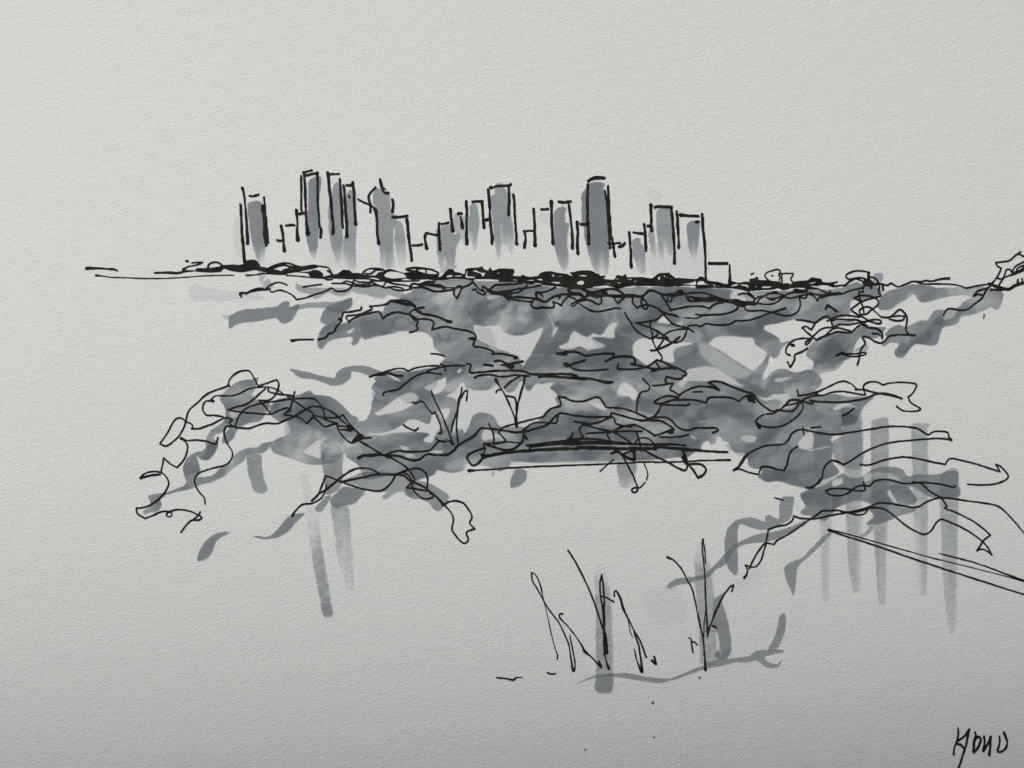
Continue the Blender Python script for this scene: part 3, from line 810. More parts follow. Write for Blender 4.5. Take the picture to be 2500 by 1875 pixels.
T fr4|reed_clump|reeds|fan of three curved foreground reeds with one tall spike, right of the hooked reed|reed clumps
i stalk U 20 350,265,30 420,300 500,390 560,500 620,620 660,790 700,990 735,1150 750,1327
i stalk Y 20 745,420 755,450 762,600,34
i stalk U 20 735,75,32 725,150 740,300 755,480 760,660 770,850 785,1080,30
i stalk U 16 735,80 755,200 760,330
i stalk U 12 765,820 750,950 740,1130
i stalk U 20 780,1120 820,980 880,830 950,690 1020,590 1065,565! 1045,635
i leaf U 26 840,1005 870,1022
i leaf U 18 580,1138 605,1150 610,1200 625,1290,24
i leaf U 20 615,1180 640,1180 672,1210
w U .29 f=9 g=100:560 dry=.22 U650,150 U760,120 U790,300 U830,500 U855,680 U860,900 U880,1100 U885,1327 Y870,400 Y880,540 Y700,520 U700,1327 U690,1100 U670,800 U650,500
w U .48 U850,760 U880,700 U960,635 U980,640 U940,740 U990,900 U1030,1100 U1040,1250 Y1030,420 Y980,480 Y900,480 Y860,450 Y870,400 Y930,380 U920,1340 U890,1100 U850,1000
w Y .3 860,420 910,385 1030,375 1030,430 970,480 890,480
T mk1|ink_tick|ink mark|long flat ink squiggle left of the foot of the foreground reeds
i tick X 18 55,680 140,690 240,705,26 265,680 330,678,10
T mk2|ink_tick|ink mark|tiny curved ink dash directly left of the leftmost foreground reed foot
i tick X 20 605,628 650,645 688,635
T sig|signature|signature|handwritten black ink signature in the lower right corner
i letter_k W 22 1495,890,16 1500,960 1480,1050 1460,1100 1450,1175,30
i letter_k W 24 1620,908 1560,985 1480,1050 1530,1075 1560,1110
i letter_k W 24 1620,905 1600,990 1585,1080 1550,1180 1520,1280 1490,1345
i letter_o W 26 1680,940 1690,980 1670,1050 1665,1155
i letter_o W 26 1680,1010 1720,985 1745,1010 1720,1090 1670,1155
i letter_n W 26 1780,985 1785,1060 1770,1145 1810,1080 1850,985! 1845,1080 1835,1185,32
i letter_d W 26 1945,985 1945,1060 1925,1140 1960,1150 2010,1110 2030,1040 2010,980 1990,940
T sp1|ink_speck|speck|round grey speck alone on blank paper below the hooked reed|ink specks
g speck X 32 1738,952 1742,953
T sp2|ink_speck|speck|small grey speck just under the foot of the three curved reeds|ink specks
g speck Y 26 695,680 699,680
T sp3|ink_speck|speck|faint grey speck low on blank paper, the lower one in line under the round speck|ink specks
g speck X 22 1753,1325 1757,1325
T sp4|ink_speck|speck|faint grey speck lowest on the paper left of centre|ink specks
g speck 0 5 1428,1829 1429,1829
T sp5|ink_speck|speck|pale elongated drip mark below the wash of the leaning tree at the right edge|ink specks
g speck I 22 1782,742 1772,785,14
# ---------------- washes (later shapes own what they cover)
T marsh|marsh_wash|wash|broad blotchy grey marker wash spread over the middle of the marsh
w E .6 E1680,545 E1720,520 E1800,490 F0,470 F290,365 F680,372 F960,375 F1250,400 F1560,440 F1900,450 G440,450 G900,440 G1500,455 G1900,490 G2200,480 H850,480 H1000,450 H1180,470 H1380,435 H1500,395 H1600,425 H1740,445 H1780,520 H1600,590 H1450,600 H1430,740 H1100,800 H1060,825 H850,795 H640,840 H520,865 H510,900 H600,950 H670,1000 H690,1040 H780,1030 H700,1110 H670,1190 H620,1215 H570,1190 M1660,200 M1600,380 M1720,290 M1830,260 M1950,300 M2120,265 N440,330 N470,420 N380,540 N600,540 N760,570 N1030,565 N960,640 N890,720 N880,780 N820,870 N690,890 N700,950 N590,990 N570,1050 N590,1100 N340,1150 S2120,50 S2130,200 S2200,330 S1990,420 S1850,490 S1700,460 S1550,420 S1430,430 S1320,370 S1370,300 S1240,270 S1215,200 S1190,110 S1100,110 S1040,60 S1000,0 M1160,1040 M1120,990 M1090,1070 M1040,1085 M1010,1040 M950,1070 M930,1130 M880,1160 M800,1215 M740,1215 M430,1250 M0,1260 R1400,200 R1000,220 R650,210 R640,250 R540,310 R450,280 R350,250 R170,230 R150,290 R80,320 R0,325 Q1770,325 Q1620,300 Q1600,340 Q1540,370 Q1440,400 Q1380,420 Q1300,350 Q1200,340 Q860,400 Q800,300 Q760,240 Q640,150 Q630,120 K590,1180 K620,1130 K540,1040 K560,1000 K700,900 K700,850 K840,820 K860,800 K900,720 K910,640 K960,520 K910,470 K970,400 K940,370 K1080,310 K1200,280 K1340,300 K1500,260 K1640,240 K1660,190 F380,1200 F260,1100 F240,1000 F140,930 E1790,930 E1680,920 E1600,950 E1400,980 E1280,1020 E1250,985 E1210,1050 E1160,1075 E1145,1060 E1150,990 E1000,1000 E880,1050 E830,1110 E800,1110 E780,1080 E780,980 E860,860 E1040,840 E1170,800 E1350,720 E1480,700 E1500,640 E1560,600 E1650,580
x E .95 1090,930 1180,880 1150,930 1100,955
x F .9 690,860 800,870 970,860 1010,920 1100,965 1200,970 1300,940 1440,880 1400,1000 1340,1110 1300,1190 1260,1240 1225,1300 1180,1210 1170,1190 1080,1160 1060,1140 960,1120 930,1090 850,1060 730,1000 710,930
w F .14 f=6 720,880 850,880 900,940 930,1070 850,1050 740,990
x F .5 f=4 1500,720 1560,830 1580,870 1560,960 1535,980 1550,900 1500,760
x F .9 1560,930 1585,880 1610,875 1560,950 1540,985
x G .85 f=4 -160,1090 -60,1040 0,920 150,985 210,940 300,960 400,840 480,840 440,920 440,1000 300,990 200,1000 350,1080 200,1120 160,1140 70,1085 0,1115 -100,1120
w G .2 f=6 200,1000 440,990 430,1090 300,1110
x G .92 640,1110 670,1030 780,990 860,1000 1000,1020 1100,1040 1280,1050 1200,1080 1100,1110 1080,1200 1080,1260 960,1240 890,1230 800,1290 700,1220 650,1190
x G .9 910,820 960,760 1030,800 1090,840 1060,850 920,830
x G .6 f=4 1100,850 1180,810 1180,870 1210,910 1150,880
x G .4 f=8 880,870 1200,900 1380,930 1350,1040 1000,1010
x G .94 f=4 1540,985 1700,975 1940,1000 1960,1060 2080,1150 2075,1210 1990,1320 1930,1350 1720,1220 1560,1120 1460,1060 1480,1030
x G .5 f=12 1340,1060 1470,1060 1600,1150 1900,1370 1850,1430 1650,1400 1400,1200
x M .75 f=4 680,430 740,470 790,400 900,400 1010,400 1150,400 1250,430 1390,460 1300,390 1150,290 1020,240 930,250 790,280 720,380
w G .25 f=3 1330,1030 1360,1060 1350,1140 1300,1200 1270,1130
x G .85 1690,560 1720,480 1880,490 1940,520 1780,530 1860,560 1860,590 1700,580
x K .92 K1720,560 K1800,520 K1880,420 K1910,410 L140,400 L170,470 L330,505 L450,480 L500,430 L560,470 L620,520 L700,490 L750,400 L800,430 L810,490 L860,505 L920,430 L1000,425 L1110,420 L1070,470 L1150,540 L1130,600 L1150,650 L1100,690 L1020,740 L980,800 L900,870 L830,900 L700,890 L540,890 L500,850 L470,780 L400,750 L320,740 L250,770 L220,830 L200,890 L150,960 L130,910 L90,930 K1850,900 K1780,960 K1830,780 K1850,640 K1800,580
x K .92 1490,470 1560,430 1660,380 1720,360 1720,410 1680,500 1580,540 1540,500
x K .92 935,750 1050,680 1220,560 1340,520 1430,580 1400,620 1260,640 1380,640 1280,700 1180,740 1060,760 980,775
x K .9 850,960 1000,960 1150,920 1260,860 1300,820 1400,810 1530,860 1570,760 1620,740 1640,830 1660,900 1600,990 1570,1060 1490,1050 1480,1030 1540,970 1400,950 1200,960 1000,990
x K .92 1640,720 1740,685 1770,700 1740,780 1690,830
x K .8 1220,1090 1330,1130 1260,1150
x K .8 1540,1150 1690,1150 1680,1180 1560,1170
x K .7 1270,1190 1340,1180 1400,1220 1300,1220
x K .8 1090,340 1150,340 1230,400 1180,390
x K .9 1840,300 1870,265 1890,280 1860,310
x L .8 f=5 340,960 420,900 460,960 560,1000 470,1020 350,1040
x L .85 1480,620 1550,590 1610,590 1680,680 1690,715 1600,700 1520,650
x L .92 1790,550 1870,410 2020,520 1980,610 1930,570
x L .4 f=5 1150,300 1250,260 1320,290
x M .85 1560,570 1650,580 1720,540 1840,540 1890,560 1860,600 1840,630 1750,600 1620,610
x M .75 1780,670 1850,620 1960,640 1920,690 1820,690
x M .7 f=4 1360,1010 1460,980 1540,1010 1500,1060 1420,1050
x M .4 f=5 880,840 1020,820 940,850
x M .5 810,980 900,1010 860,1030
x M .85 1990,1060 2100,950 2150,990 2140,1120 2100,1150 2000,1120
x M .7 f=4 1720,400 1740,370 1920,350 1800,410
x N .85 590,690 680,640 800,650 870,700 800,690 700,680 600,720
x F .55 f=4 820,540 900,530 980,550 860,590
x F .35 f=6 940,720 1050,640 1180,590 1100,680 1000,740
x F .3 f=10 300,500 480,520 420,760 350,700
w F .22 f=6 1000,800 1300,700 1480,820 1300,930 1100,950
w F .25 f=6 700,640 900,600 1050,660 900,760 720,740
w F .25 f=6 300,930 440,900 420,1040 340,1050
w F .28 f=5 1800,780 2180,720 2150,850 1900,980 1800,920
w F .22 f=6 1500,1150 1900,1100 2200,1200 2180,1320 1500,1320
w G .22 f=5 1540,420 1720,480 1640,620 1400,600 1300,460
w H .25 f=5 0,880 300,860 500,920 640,1010 660,1150 600,1200 520,1060 400,1000 200,980
w L .25 f=6 1400,640 1700,760 2000,900 1960,1050 1500,1020 1200,860
w L .22 f=6 150,1050 400,1090 700,1180 1000,1220 600,1290 200,1250
w L .22 f=6 1100,1180 1700,1170 2150,1200 2150,1270 1100,1270
w L .2 f=6 1150,420 1600,430 1850,560 1700,640 1300,600 1100,500
w M .22 f=6 250,560 420,480 700,720 900,850 500,780 300,700
w M .25 f=6 900,700 1300,620 1500,760 1500,900 1100,920
w M .25 f=6 1200,1080 1600,1080 1800,1080 1700,1210 1400,1220
w N .25 f=6 100,600 400,640 660,720 850,800 680,900 300,900 0,950
w K .22 f=6 950,420 1180,400 1240,450 1100,580 980,640 930,600
w K .2 f=6 1200,560 1500,420 1640,420 1500,560 1380,640
w K .22 f=6 760,1000 1000,1000 1300,980 1480,1020 1300,1100 900,1130 700,1110
w S .25 f=5 1380,300 1700,300 1900,200 1960,300 1750,360 1850,480 1600,410 1430,420
T stroke1|marsh_stroke|wash|single wavy grey marker stroke like a swimming fish, above the big left bush
w K .56 25,265 100,270 250,310 400,340 510,360 530,310 600,250 720,230 860,235 960,270 1020,300 950,330 880,340 780,310 700,295 690,360 620,420 540,450 470,450 380,410 280,380 150,360 80,320
T stroke2|marsh_stroke|wash|long grey marker stroke with a forked bump, left of the jagged bush
w E .58 -190,830 -180,770 -100,710 0,680 150,672 340,650 400,600 450,590 475,610 465,660 520,640 580,630 560,700 520,770 480,820 430,845 400,840 340,800 330,780 180,810 0,830 -100,850 -170,895 -190,880
w D .18 f=5 1500,740 1560,750 1640,745 1590,800 1540,790
w E .42 f=4 480,680 560,640 700,610 850,600 950,600 1080,575 1140,560 1145,620 1130,680 1000,720 900,690 860,670 680,670 580,690
T pale|marsh_wash|wash|faint pale wash patch on blank paper between the hooked reed and the three curved reeds
w U .035 f=30 100,640 420,600 560,800 520,960 260,980 80,820
O fr4
w U .035 f=26 1020,520 1250,420 1420,430 1300,560 1080,620
O clump
w E .6 860,680 950,620 1100,580 1145,560 1140,660 1040,720 1030,770 1000,830 940,850 860,850 800,820 795,790
w E .22 f=5 1250,840 1500,790 1700,760 1860,820 1800,910 1600,940 1300,1000
c E 760,860 1040,700 1340,600 1560,560 1740,560 1860,640 2212,820 1850,950 1250,1030 780,1130
c F 0,600 460,800 720,920 740,1080 1180,1200 1100,1220 640,1080 200,920 0,950
O isl
c K 890,360 1300,250 1930,200 2212,280 2212,380 1700,380 1250,480 1040,560 930,430
c L 160,200 800,170 1300,310 1760,410 1100,420 560,430 160,400
O isl2
c L 1130,60 2212,80 2212,300 1300,310 1180,200
c M 0,80 460,160 780,300 700,560 420,640 400,440 0,300
O cmound
c L 520,960 900,800 1160,560 1640,570 2212,800 2212,1040 800,1060 340,1100 160,1240 250,1310 400,1200 430,1080
c M 0,690 360,790 620,800 700,900 1120,920 600,1010 0,1050
O dock
c L 340,1180 900,1070 1400,1040 2212,1060 2212,1300 640,1300 400,1260
c M 0,1050 800,1080 900,1160 740,1230 0,1300
O rb1
c M 420,600 700,540 1020,400 1500,520 1700,720 1500,760 1340,620 500,650
O rb2
c M 1500,840 1700,720 1950,590 2212,540 2212,840 1800,900 1560,920
c N 0,700 240,560 700,400 1030,560 880,720 280,700 0,880
O lbush
w J .58 1045,510 1080,440 1160,365 1270,305 1390,285 1470,262 1440,330 1420,420 1390,450 1500,510 1590,570 1540,660 1480,740 1350,770 1240,840 1200,920 1130,980 1070,985 1065,940 1100,880 1140,800 1090,740 1110,650 1090,570
x J .85 1395,440 1540,400 1560,500 1480,530
x J .6 f=4 1160,640 1260,650 1240,700 1170,700
w J .5 1120,710 1050,770 960,830 910,900 890,970 900,1060 850,1130 900,1170 960,1130 1010,1050 1020,960 980,940 1000,890 1100,850 1130,800
w P .58 650,470 680,430 650,330 650,250 690,160 770,110 850,90 890,60 930,20 1030,10 1010,80 960,160 920,195 840,185 800,150 830,280 830,340 760,400 820,370 900,365 980,340 1060,270 1180,200 1190,150 1250,100 1340,60 1450,45 1500,10 1600,-10 1590,50 1500,115 1350,120 1300,200 1200,270 1080,370 960,430 840,460 700,510 560,540 440,580 400,620 420,670 390,740 300,760 230,780 210,740 280,690 290,640 265,580 330,555 460,540 560,500
w P .46 f=4 1340,130 1400,110 1490,140 1500,250 1520,380 1560,520 1520,550 1460,550 1400,500 1370,400 1340,250
w J .6 J1640,520 J1780,480 J1900,450 J2020,410 J2060,450 K440,560 K560,620 K660,720 K700,760 K780,810 K700,900 K820,1000 K640,1010 K590,1120 K600,1200 K500,1280 K300,1300 J1960,1200 J1800,1140 J1660,1100 J1600,1050 J1600,980 J1680,920 J1800,880 J1790,780 J1770,740 J1700,750 J1620,700 J1580,640
x K .9 180,1160 270,1090 340,1040 440,1100 380,1150 360,1230 250,1200
x K .8 370,1040 400,1000 440,1000 380,1050
x K .8 540,1050 610,1110 600,1140 560,1080
w J .2 f=6 1820,500 2050,480 K420,640 K640,800 K500,880 J1900,650
w K .2 f=6 0,800 200,820 480,900 380,1000 200,1050 0,1010
w Q .46 380,0 590,0 600,300 600,420 540,520 430,560 410,460 390,300
O lmound
w Q .42 f=4 600,420 800,330 1200,330 1390,420 1350,600 1270,530 1160,550 1100,600 1040,610 1030,570 1080,540 900,510 850,500 700,450
w Q .5 1400,420 1560,450 1750,560 1740,620 1690,700 1630,745 1590,720 1530,650 1440,610 1350,600 1270,530
w Q .56 850,500 840,540 800,590 740,650 680,670 620,680 540,720 480,680 470,610 540,540 600,480 640,470 700,490 760,490
w Q .52 300,720 330,660 420,580 480,570 450,640 390,740 340,755
T leaf1|leaf_stroke|wash|detached grey leaf shaped marker stroke at the far lower left
w P .6 800,1275 820,1170 870,1080 950,1010 1060,965 1160,960 1100,1010 1010,1070 970,1170 930,1240 880,1270
T leaf2|leaf_stroke|wash|grey sickle shaped marker stroke under the left end of the low arched mound
w P .58 1390,1000 1500,1010 1590,1000 1660,940 1720,870 1800,790 1900,765 1965,765 1900,830 1850,890 1780,960 1680,1020 1560,1045 1440,1030
T ref1|reflection_streak|reflection|long dry grey streak ending in a blunt dark tip, lower left below the mound|dry vertical marker streaks
w 0 .06 f=8 732,1160 750,1160 768,1250 750,1250
w 0 .35 v=1400:1200 g=1235:1380 dry=.25 f=7 747,1245 770,1245 786,1340 800,1420 813,1500 808,1506 790,1503 780,1460 768,1400 756,1320
w 0 .2 f=4 782,1470 806,1465 813,1500 808,1506 790,1503
T ref2|reflection_streak|reflection|paler dry streak fading out downwards, right of the blunt tipped streak|dry vertical marker streaks
w Q .31 v=800:1550 dry=.25 f=8 480,680 650,680 690,1000 710,1327 Z1150,300 Z1160,560 Z1150,610 Z1090,610 Z1060,480 Z1000,300 Z960,100 Q540,1100 Q490,850
T ov1|leaf_stroke|wash|grey oval dab just below the left part of the dock line
w R .55 640,440 670,330 690,290 760,280 820,310 825,370 800,430 740,475 650,485
w R .3 430,345 460,310 480,310 460,370
T ov2|reflection_streak|reflection|short pale grey block below the dock behind the drooping twigs|dry vertical marker streaks
w R .42 v=350:560 f=4 1810,230 2000,230 1990,350 1960,470 1850,490 1810,400
O redge
w I .6 620,650 690,520 760,480 840,460 950,420 1060,410 1200,440 1400,450 1560,440 1700,430 1850,460 1980,500 1970,620 1930,695 1890,690 1860,665 1720,720 1620,750 1530,770 1500,830 1420,860 1330,880 1310,960 1270,1060 1180,1080 1040,1060 960,1140 910,1210 870,1215 810,1180 810,1120 860,1060 760,1050 700,1090 670,1060 740,1000 700,960 760,890 850,850 930,870 1000,850 1090,810 1160,800 1240,700 1300,685 1400,690 1500,660 1560,600 1640,545 1450,540 1300,570 1180,600 1090,600 1020,520 930,580 850,630 760,690 650,690
w I .2 f=4 1060,420 1250,450 1230,590 1090,600 1030,520
x I .5 f=6 1330,740 1400,690 1480,700 1450,780 1350,800
O loop
c H 1380,420 1480,390 1760,420 1790,540 1740,640 1600,740 1440,690 1480,560
O spk
w H .58 960,1160 1000,1080 1060,1020 1150,990 1300,930 1450,930 1560,860 1700,870 1820,880 1780,960 1700,1000 1560,990 1490,1070 1470,1150 1430,1220 1320,1260 1250,1327 1030,1327 1050,1260 1000,1220
w N .5 590,-60 740,130 700,200 620,280 440,330 360,480 310,560 180,620 130,560 90,440 130,400 300,330 380,200 300,110
w H .3 1480,1140 1520,1100 1620,1060 1640,1100 1610,1150
w H .4 1240,840 1330,800 1480,800 1480,830 1300,850 1250,880
O rb5
w S .56 S1780,570 S1850,510 S2000,470 O100,430 O250,330 O330,380 O440,370 O560,300 O740,260 O900,290 O960,360 O1100,345 O1300,340 O1400,310 O1500,320 O1500,440 O1530,520 O1500,590 O1310,590 O1200,590 O1100,540 O960,470 O1060,620 O960,680 O840,690 O1040,720 O960,770 O840,800 O700,870 O620,890 O510,880 O600,790 O540,740 O560,680 O480,640 O380,630 O250,680 O180,710 O150,760 O60,850 O0,830 S1950,800 S1790,770 S1790,730 S1840,690
x O .8 f=4 140,410 260,390 250,440 150,480
x O .7 f=4 480,360 560,330 560,400 490,430
x O .8 730,540 760,500 790,560 845,660 790,630
x O .7 1000,470 1150,570 1110,660 1060,640 1050,560
x O .6 f=5 580,330 740,330 880,400 700,395 600,410
w O .22 f=4 540,560 640,520 720,560 730,640 560,650
w S .22 f=5 1800,580 2000,500 2150,560 2050,680 1870,690
c O 60,560 500,420 1500,440 1500,600 620,900 0,850
T rcol1|reflection_streak|reflection|palest, leftmost of the five vertical grey bars at the right|vertical grey bars
w 0 .19 v=1150:1480 dry=.18 f=7 1986,1060 2030,1060 2030,1200 2028,1350 2022,1465 2008,1465 2004,1350 1996,1200
T rcol2|reflection_streak|reflection|second from the left of five vertical grey bars at the right, starting in dark wash|vertical grey bars
w 0 .28 v=1150:1480 dry=.18 f=7 2056,1000 2103,1000 2104,1200 2102,1360 2098,1440 2082,1445 2070,1360 2064,1200
w N .4 f=5 690,760 880,800 900,960 905,1327 700,1327 610,1250 575,1060 690,970
T rcol3|reflection_streak|reflection|middle one of the five vertical grey bars at the right, its blunt top on paper|vertical grey bars
w 0 .33 v=1150:1500 dry=.18 f=6 2126,1030 2140,1022 2168,1022 2168,1200 2164,1360 2160,1475 2146,1475 2136,1360 2128,1200
T rcol4|reflection_streak|reflection|fourth from the left of five vertical grey bars at the right, with a slanted top|vertical grey bars
w 0 .3 v=1150:1470 dry=.18 f=6 2226,1036 2240,1033 2270,1034 2264,1045 2266,1150 2264,1350 2258,1450 2244,1450 2234,1350 2228,1180
T rcol5|reflection_streak|reflection|rightmost and longest vertical grey bar, under the dark end of the foreground bush|vertical grey bars
w 0 .3 v=1250:1580 dry=.18 f=6 2297,1160 2338,1150 2338,1300 2336,1420 2332,1540 2318,1548 2304,1440 2297,1300
T arc|root_stroke|wash|curving grey arch stroke with a hanging leaf end, left of the lower right bush
w S .5 S970,1200 S965,1050 S990,940 S1060,860 S1150,820 S1250,810 S1400,850 S1400,790 S1450,775 S1500,810 S1560,830 S1550,720 S1560,640 S1590,585 S1720,590 S1710,680 S1690,800 S1640,850 S1540,900 S1440,940 S1350,950 S1230,910 S1140,880 S1110,940 S1110,1090 U1110,250 U1110,440 U1085,465 U1030,420 U985,330 U970,220
T diag|root_stroke|wash|long diagonal grey stroke rising from the three curved reeds to the lower right bush
w S .5 S1850,870 S1760,940 S1600,1010 S1440,1070 S1200,1100 S1080,1170 S960,1327 U870,400 U800,480 U700,520 U560,550 U440,570 U380,605 U340,600 U360,555 U440,500 U560,480 U700,470 U760,450 U850,360 U960,240 U1060,140 U1200,60 U1360,0 S1500,960 S1640,920 S1780,860 S1840,830
T leaf3|leaf_stroke|wash|grey bent leaf stroke with a pointed lower tip, left of the five vertical bars
w U .48 2150,-10 2080,60 1950,190 1860,280 1780,340 1750,400 1740,560 1710,690 1690,660 1640,520 1605,410 1630,350 1720,300 1800,270 1900,170 2020,50 2080,0
w O .36 420,1020 500,960 540,900 590,900 560,970 480,1020
T swoosh|ground_stroke|wash|long wavy grey ground stroke with a forked right end under the foreground reeds
w X .46 X920,745 X1100,660 X1280,635 X1450,630 X1700,670 X1900,690 X2100,620 Y664,570 Y720,555 Y820,510 Y950,480 Y1100,460 Y1230,445 Y1290,400 Y1420,375 Y1520,370 Y1610,390 Y1600,410 Y1500,430 Y1400,460 Y1440,510 Y1530,530 Y1580,480 Y1595,460 Y1570,550 Y1500,580 Y1400,560 Y1310,500 Y1240,510 Y1080,520 Y920,560 Y800,580 Y700,610 Y550,660 Y420,710 Y300,735 X1750,735 X1500,700 X1300,675 X1150,680 X1000,720
T leaf4|leaf_stroke|wash|upright grey leaf stroke standing on the forked end of the wavy ground stroke
w U .48 U1560,900 U1615,870 U1630,960 U1610,1100 U1550,1240 Y1510,370 Y1430,385 Y1490,270 U1530,1040
"""
# ------------------------------------------------------------------ reading the drawing
REG = {'A': (550, 400), 'B': (950, 400), 'C': (1350, 400), 'D': (200, 600), 'E': (600, 600), 'F': (1000, 600),
       'G': (1400, 600), 'H': (1750, 600), 'I': (2000, 600), 'J': (300, 860), 'K': (700, 840), 'L': (1100, 840),
       'M': (1500, 840), 'N': (1900, 840), 'O': (2000, 1080), 'P': (300, 1080), 'Q': (700, 1080), 'R': (1100, 1080),
       'S': (1550, 1080), 'T': (1200, 1300), 'U': (1550, 1300), 'V': (2000, 1280), 'W': (2000, 1575),
       'X': (1200, 1500), 'Y': (1550, 1500), 'Z': (600, 1300), '0': (0, 0),
       'a': (1000, 620), 'b': (1200, 640), 'c': (1400, 640), 'd': (1600, 640), 'e': (1800, 640)}
def scale_of(r):
    return 1.0 if r == '0' else (1 / 4.424 if r.isupper() else 1 / 8.848)

def points(reg, toks):
    """-> list of (x, y, width or None, corner)"""
    out = []
    for t in toks:
        r = reg
        if t[0].isalpha():
            r, t = t[0], t[1:]
        corner = t.endswith('!')
        v = [float(q) for q in t.rstrip('!').split(',')]
        s = scale_of(r)
        out.append((REG[r][0] + v[0] * s, REG[r][1] + v[1] * s, v[2] * s if len(v) > 2 else None, corner))
    return out

def catmull(P, closed=False, step=3.0):
    P = np.asarray(P, float)
    n = len(P)
    if n < 3 and not closed:
        m = max(2, int(np.hypot(*(P[1, :2] - P[0, :2])) / step) + 1)
        t = np.linspace(0, 1, m)[:, None]
        return P[0] * (1 - t) + P[1] * t
    res = []
    rngi = range(n) if closed else range(n - 1)
    for i in rngi:
        p1, p2 = P[i], P[(i + 1) % n]
        if closed:
            p0, p3 = P[(i - 1) % n], P[(i + 2) % n]
        else:
            p0 = P[i - 1] if i > 0 else 2 * p1 - p2
            p3 = P[i + 2] if i + 2 < n else 2 * p2 - p1
        d = np.hypot(*(p2[:2] - p1[:2]))
        m = max(1, int(d / step))
        t1, t2 = (p2 - p0) * 0.5, (p3 - p1) * 0.5
        for T in (t1, t2):                       # keep tangents no longer than the chord: no overshoot
            L = np.hypot(*T[:2])
            if L > d * 1.1 and L > 0:
                T *= d * 1.1 / L
        for k in range(m):
            t = k / m
            res.append((2 * t**3 - 3 * t**2 + 1) * p1 + (t**3 - 2 * t**2 + t) * t1 + (-2 * t**3 + 3 * t**2) * p2 + (t**3 - t**2) * t2)
    if not closed:
        res.append(P[-1])
    return np.array(res)

def rough(n, amp, every=3):
    k = max(2, n // every + 2)
    return np.interp(np.linspace(0, k - 1, n), np.arange(k), rng.normal(0, amp, k))

class Ink:
    """one mesh of pen strokes lying on the paper"""
    layer = 0
    def __init__(self):
        self.v, self.f, self.n = [], [], 0
    def put(self, pts, faces):
        Ink.layer += 1
        lift = 7e-5 + (Ink.layer % 60) * 4e-7
        self.v.append(to_paper(pts, lift))
        self.f += [tuple(i + self.n for i in q) for q in faces]
        self.n += len(pts)
    def ribbon(self, S):
        S = S[np.concatenate([[True], np.hypot(*np.diff(S[:, :2], axis=0).T) > 0.05])]
        if len(S) < 2:
            S = np.array([S[0], S[0] + [0.5, 0, 0]])
        n = len(S)
        T = np.gradient(S[:, :2], axis=0)
        T /= np.maximum(np.hypot(T[:, 0], T[:, 1]), 1e-6)[:, None]
        Nn = np.stack([-T[:, 1], T[:, 0]], 1)
        w = S[:, 2] / 2
        a = np.minimum(0.15 * w, 0.6)
        wl = w + rough(n, 1) * a + rough(n, 0.08, 7) * w
        wr = w + rough(n, 1) * a + rough(n, 0.08, 7) * w
        Lp = S[:, :2] + Nn * wl[:, None]
        Rp = S[:, :2] - Nn * wr[:, None]
        self.put(np.vstack([Lp, Rp]), [(n + i, n + i + 1, i + 1, i) for i in range(n - 1)])
        for i, sgn in ((0, -1), (n - 1, 1)):     # round ends
            c, r = S[i, :2], w[i]
            th = np.linspace(-math.pi / 2, math.pi / 2, 7)
            fan = np.array([c + r * (math.cos(t) * sgn * T[i] + math.sin(t) * Nn[i]) for t in th])
            fan = np.vstack([c[None], fan])
            self.put(fan, [(0, k, k + 1) if sgn < 0 else (0, k + 1, k) for k in range(1, 7)])
    def stroke(self, P, w):
        P = [(x, y, (ww or w) * (0.86 if w > 7.7 else 0.96 if w > 5.2 else 0.90), c) for x, y, ww, c in P]
        run = []
        for q in P:
            run.append(q[:3])
            if q[3] and len(run) > 1:
                self.ribbon(catmull(run)); run = [q[:3]]
        if len(run) > 1:
            self.ribbon(catmull(run))
    def mass(self, loops):
        L = [catmull([p[:2] for p in q], True, 4.0) for q in loops]
        L = [q + np.stack([rough(len(q), 0.35, 2), rough(len(q), 0.35, 2)], 1) for q in L]
        tris = tessellate_polygon([[Vector((x, y, 0)) for x, y in q] for q in L])
        pts = [tuple(p) for q in L for p in q]
        tri = [tuple(t) for t in tris]
        for _ in range(8):                       # split long edges so that the film follows the bent sheet
            new, mid, again = [], {}, False
            def m(i, j):
                k = (min(i, j), max(i, j))
                if k not in mid:
                    mid[k] = len(pts); pts.append(((pts[i][0] + pts[j][0]) / 2, (pts[i][1] + pts[j][1]) / 2))
                return mid[k]
            for a, b, c in tri:
                e = [math.dist(pts[a], pts[b]), math.dist(pts[b], pts[c]), math.dist(pts[c], pts[a])]
                k = e.index(max(e))
                if e[k] > 60:
                    again = True
                    a, b, c = ((a, b, c), (b, c, a), (c, a, b))[k]
                    d = m(a, b)
                    new += [(a, d, c), (d, b, c)]
                else:
                    new.append((a, b, c))
            tri = new
            if not again:
                break
        fixed = []
        for a, b, c in tri:
            ar = (pts[b][0] - pts[a][0]) * (pts[c][1] - pts[a][1]) - (pts[c][0] - pts[a][0]) * (pts[b][1] - pts[a][1])
            if abs(ar) > 1e-6:
                fixed.append((a, c, b) if ar > 0 else (a, b, c))
        self.put(np.array(pts), fixed)

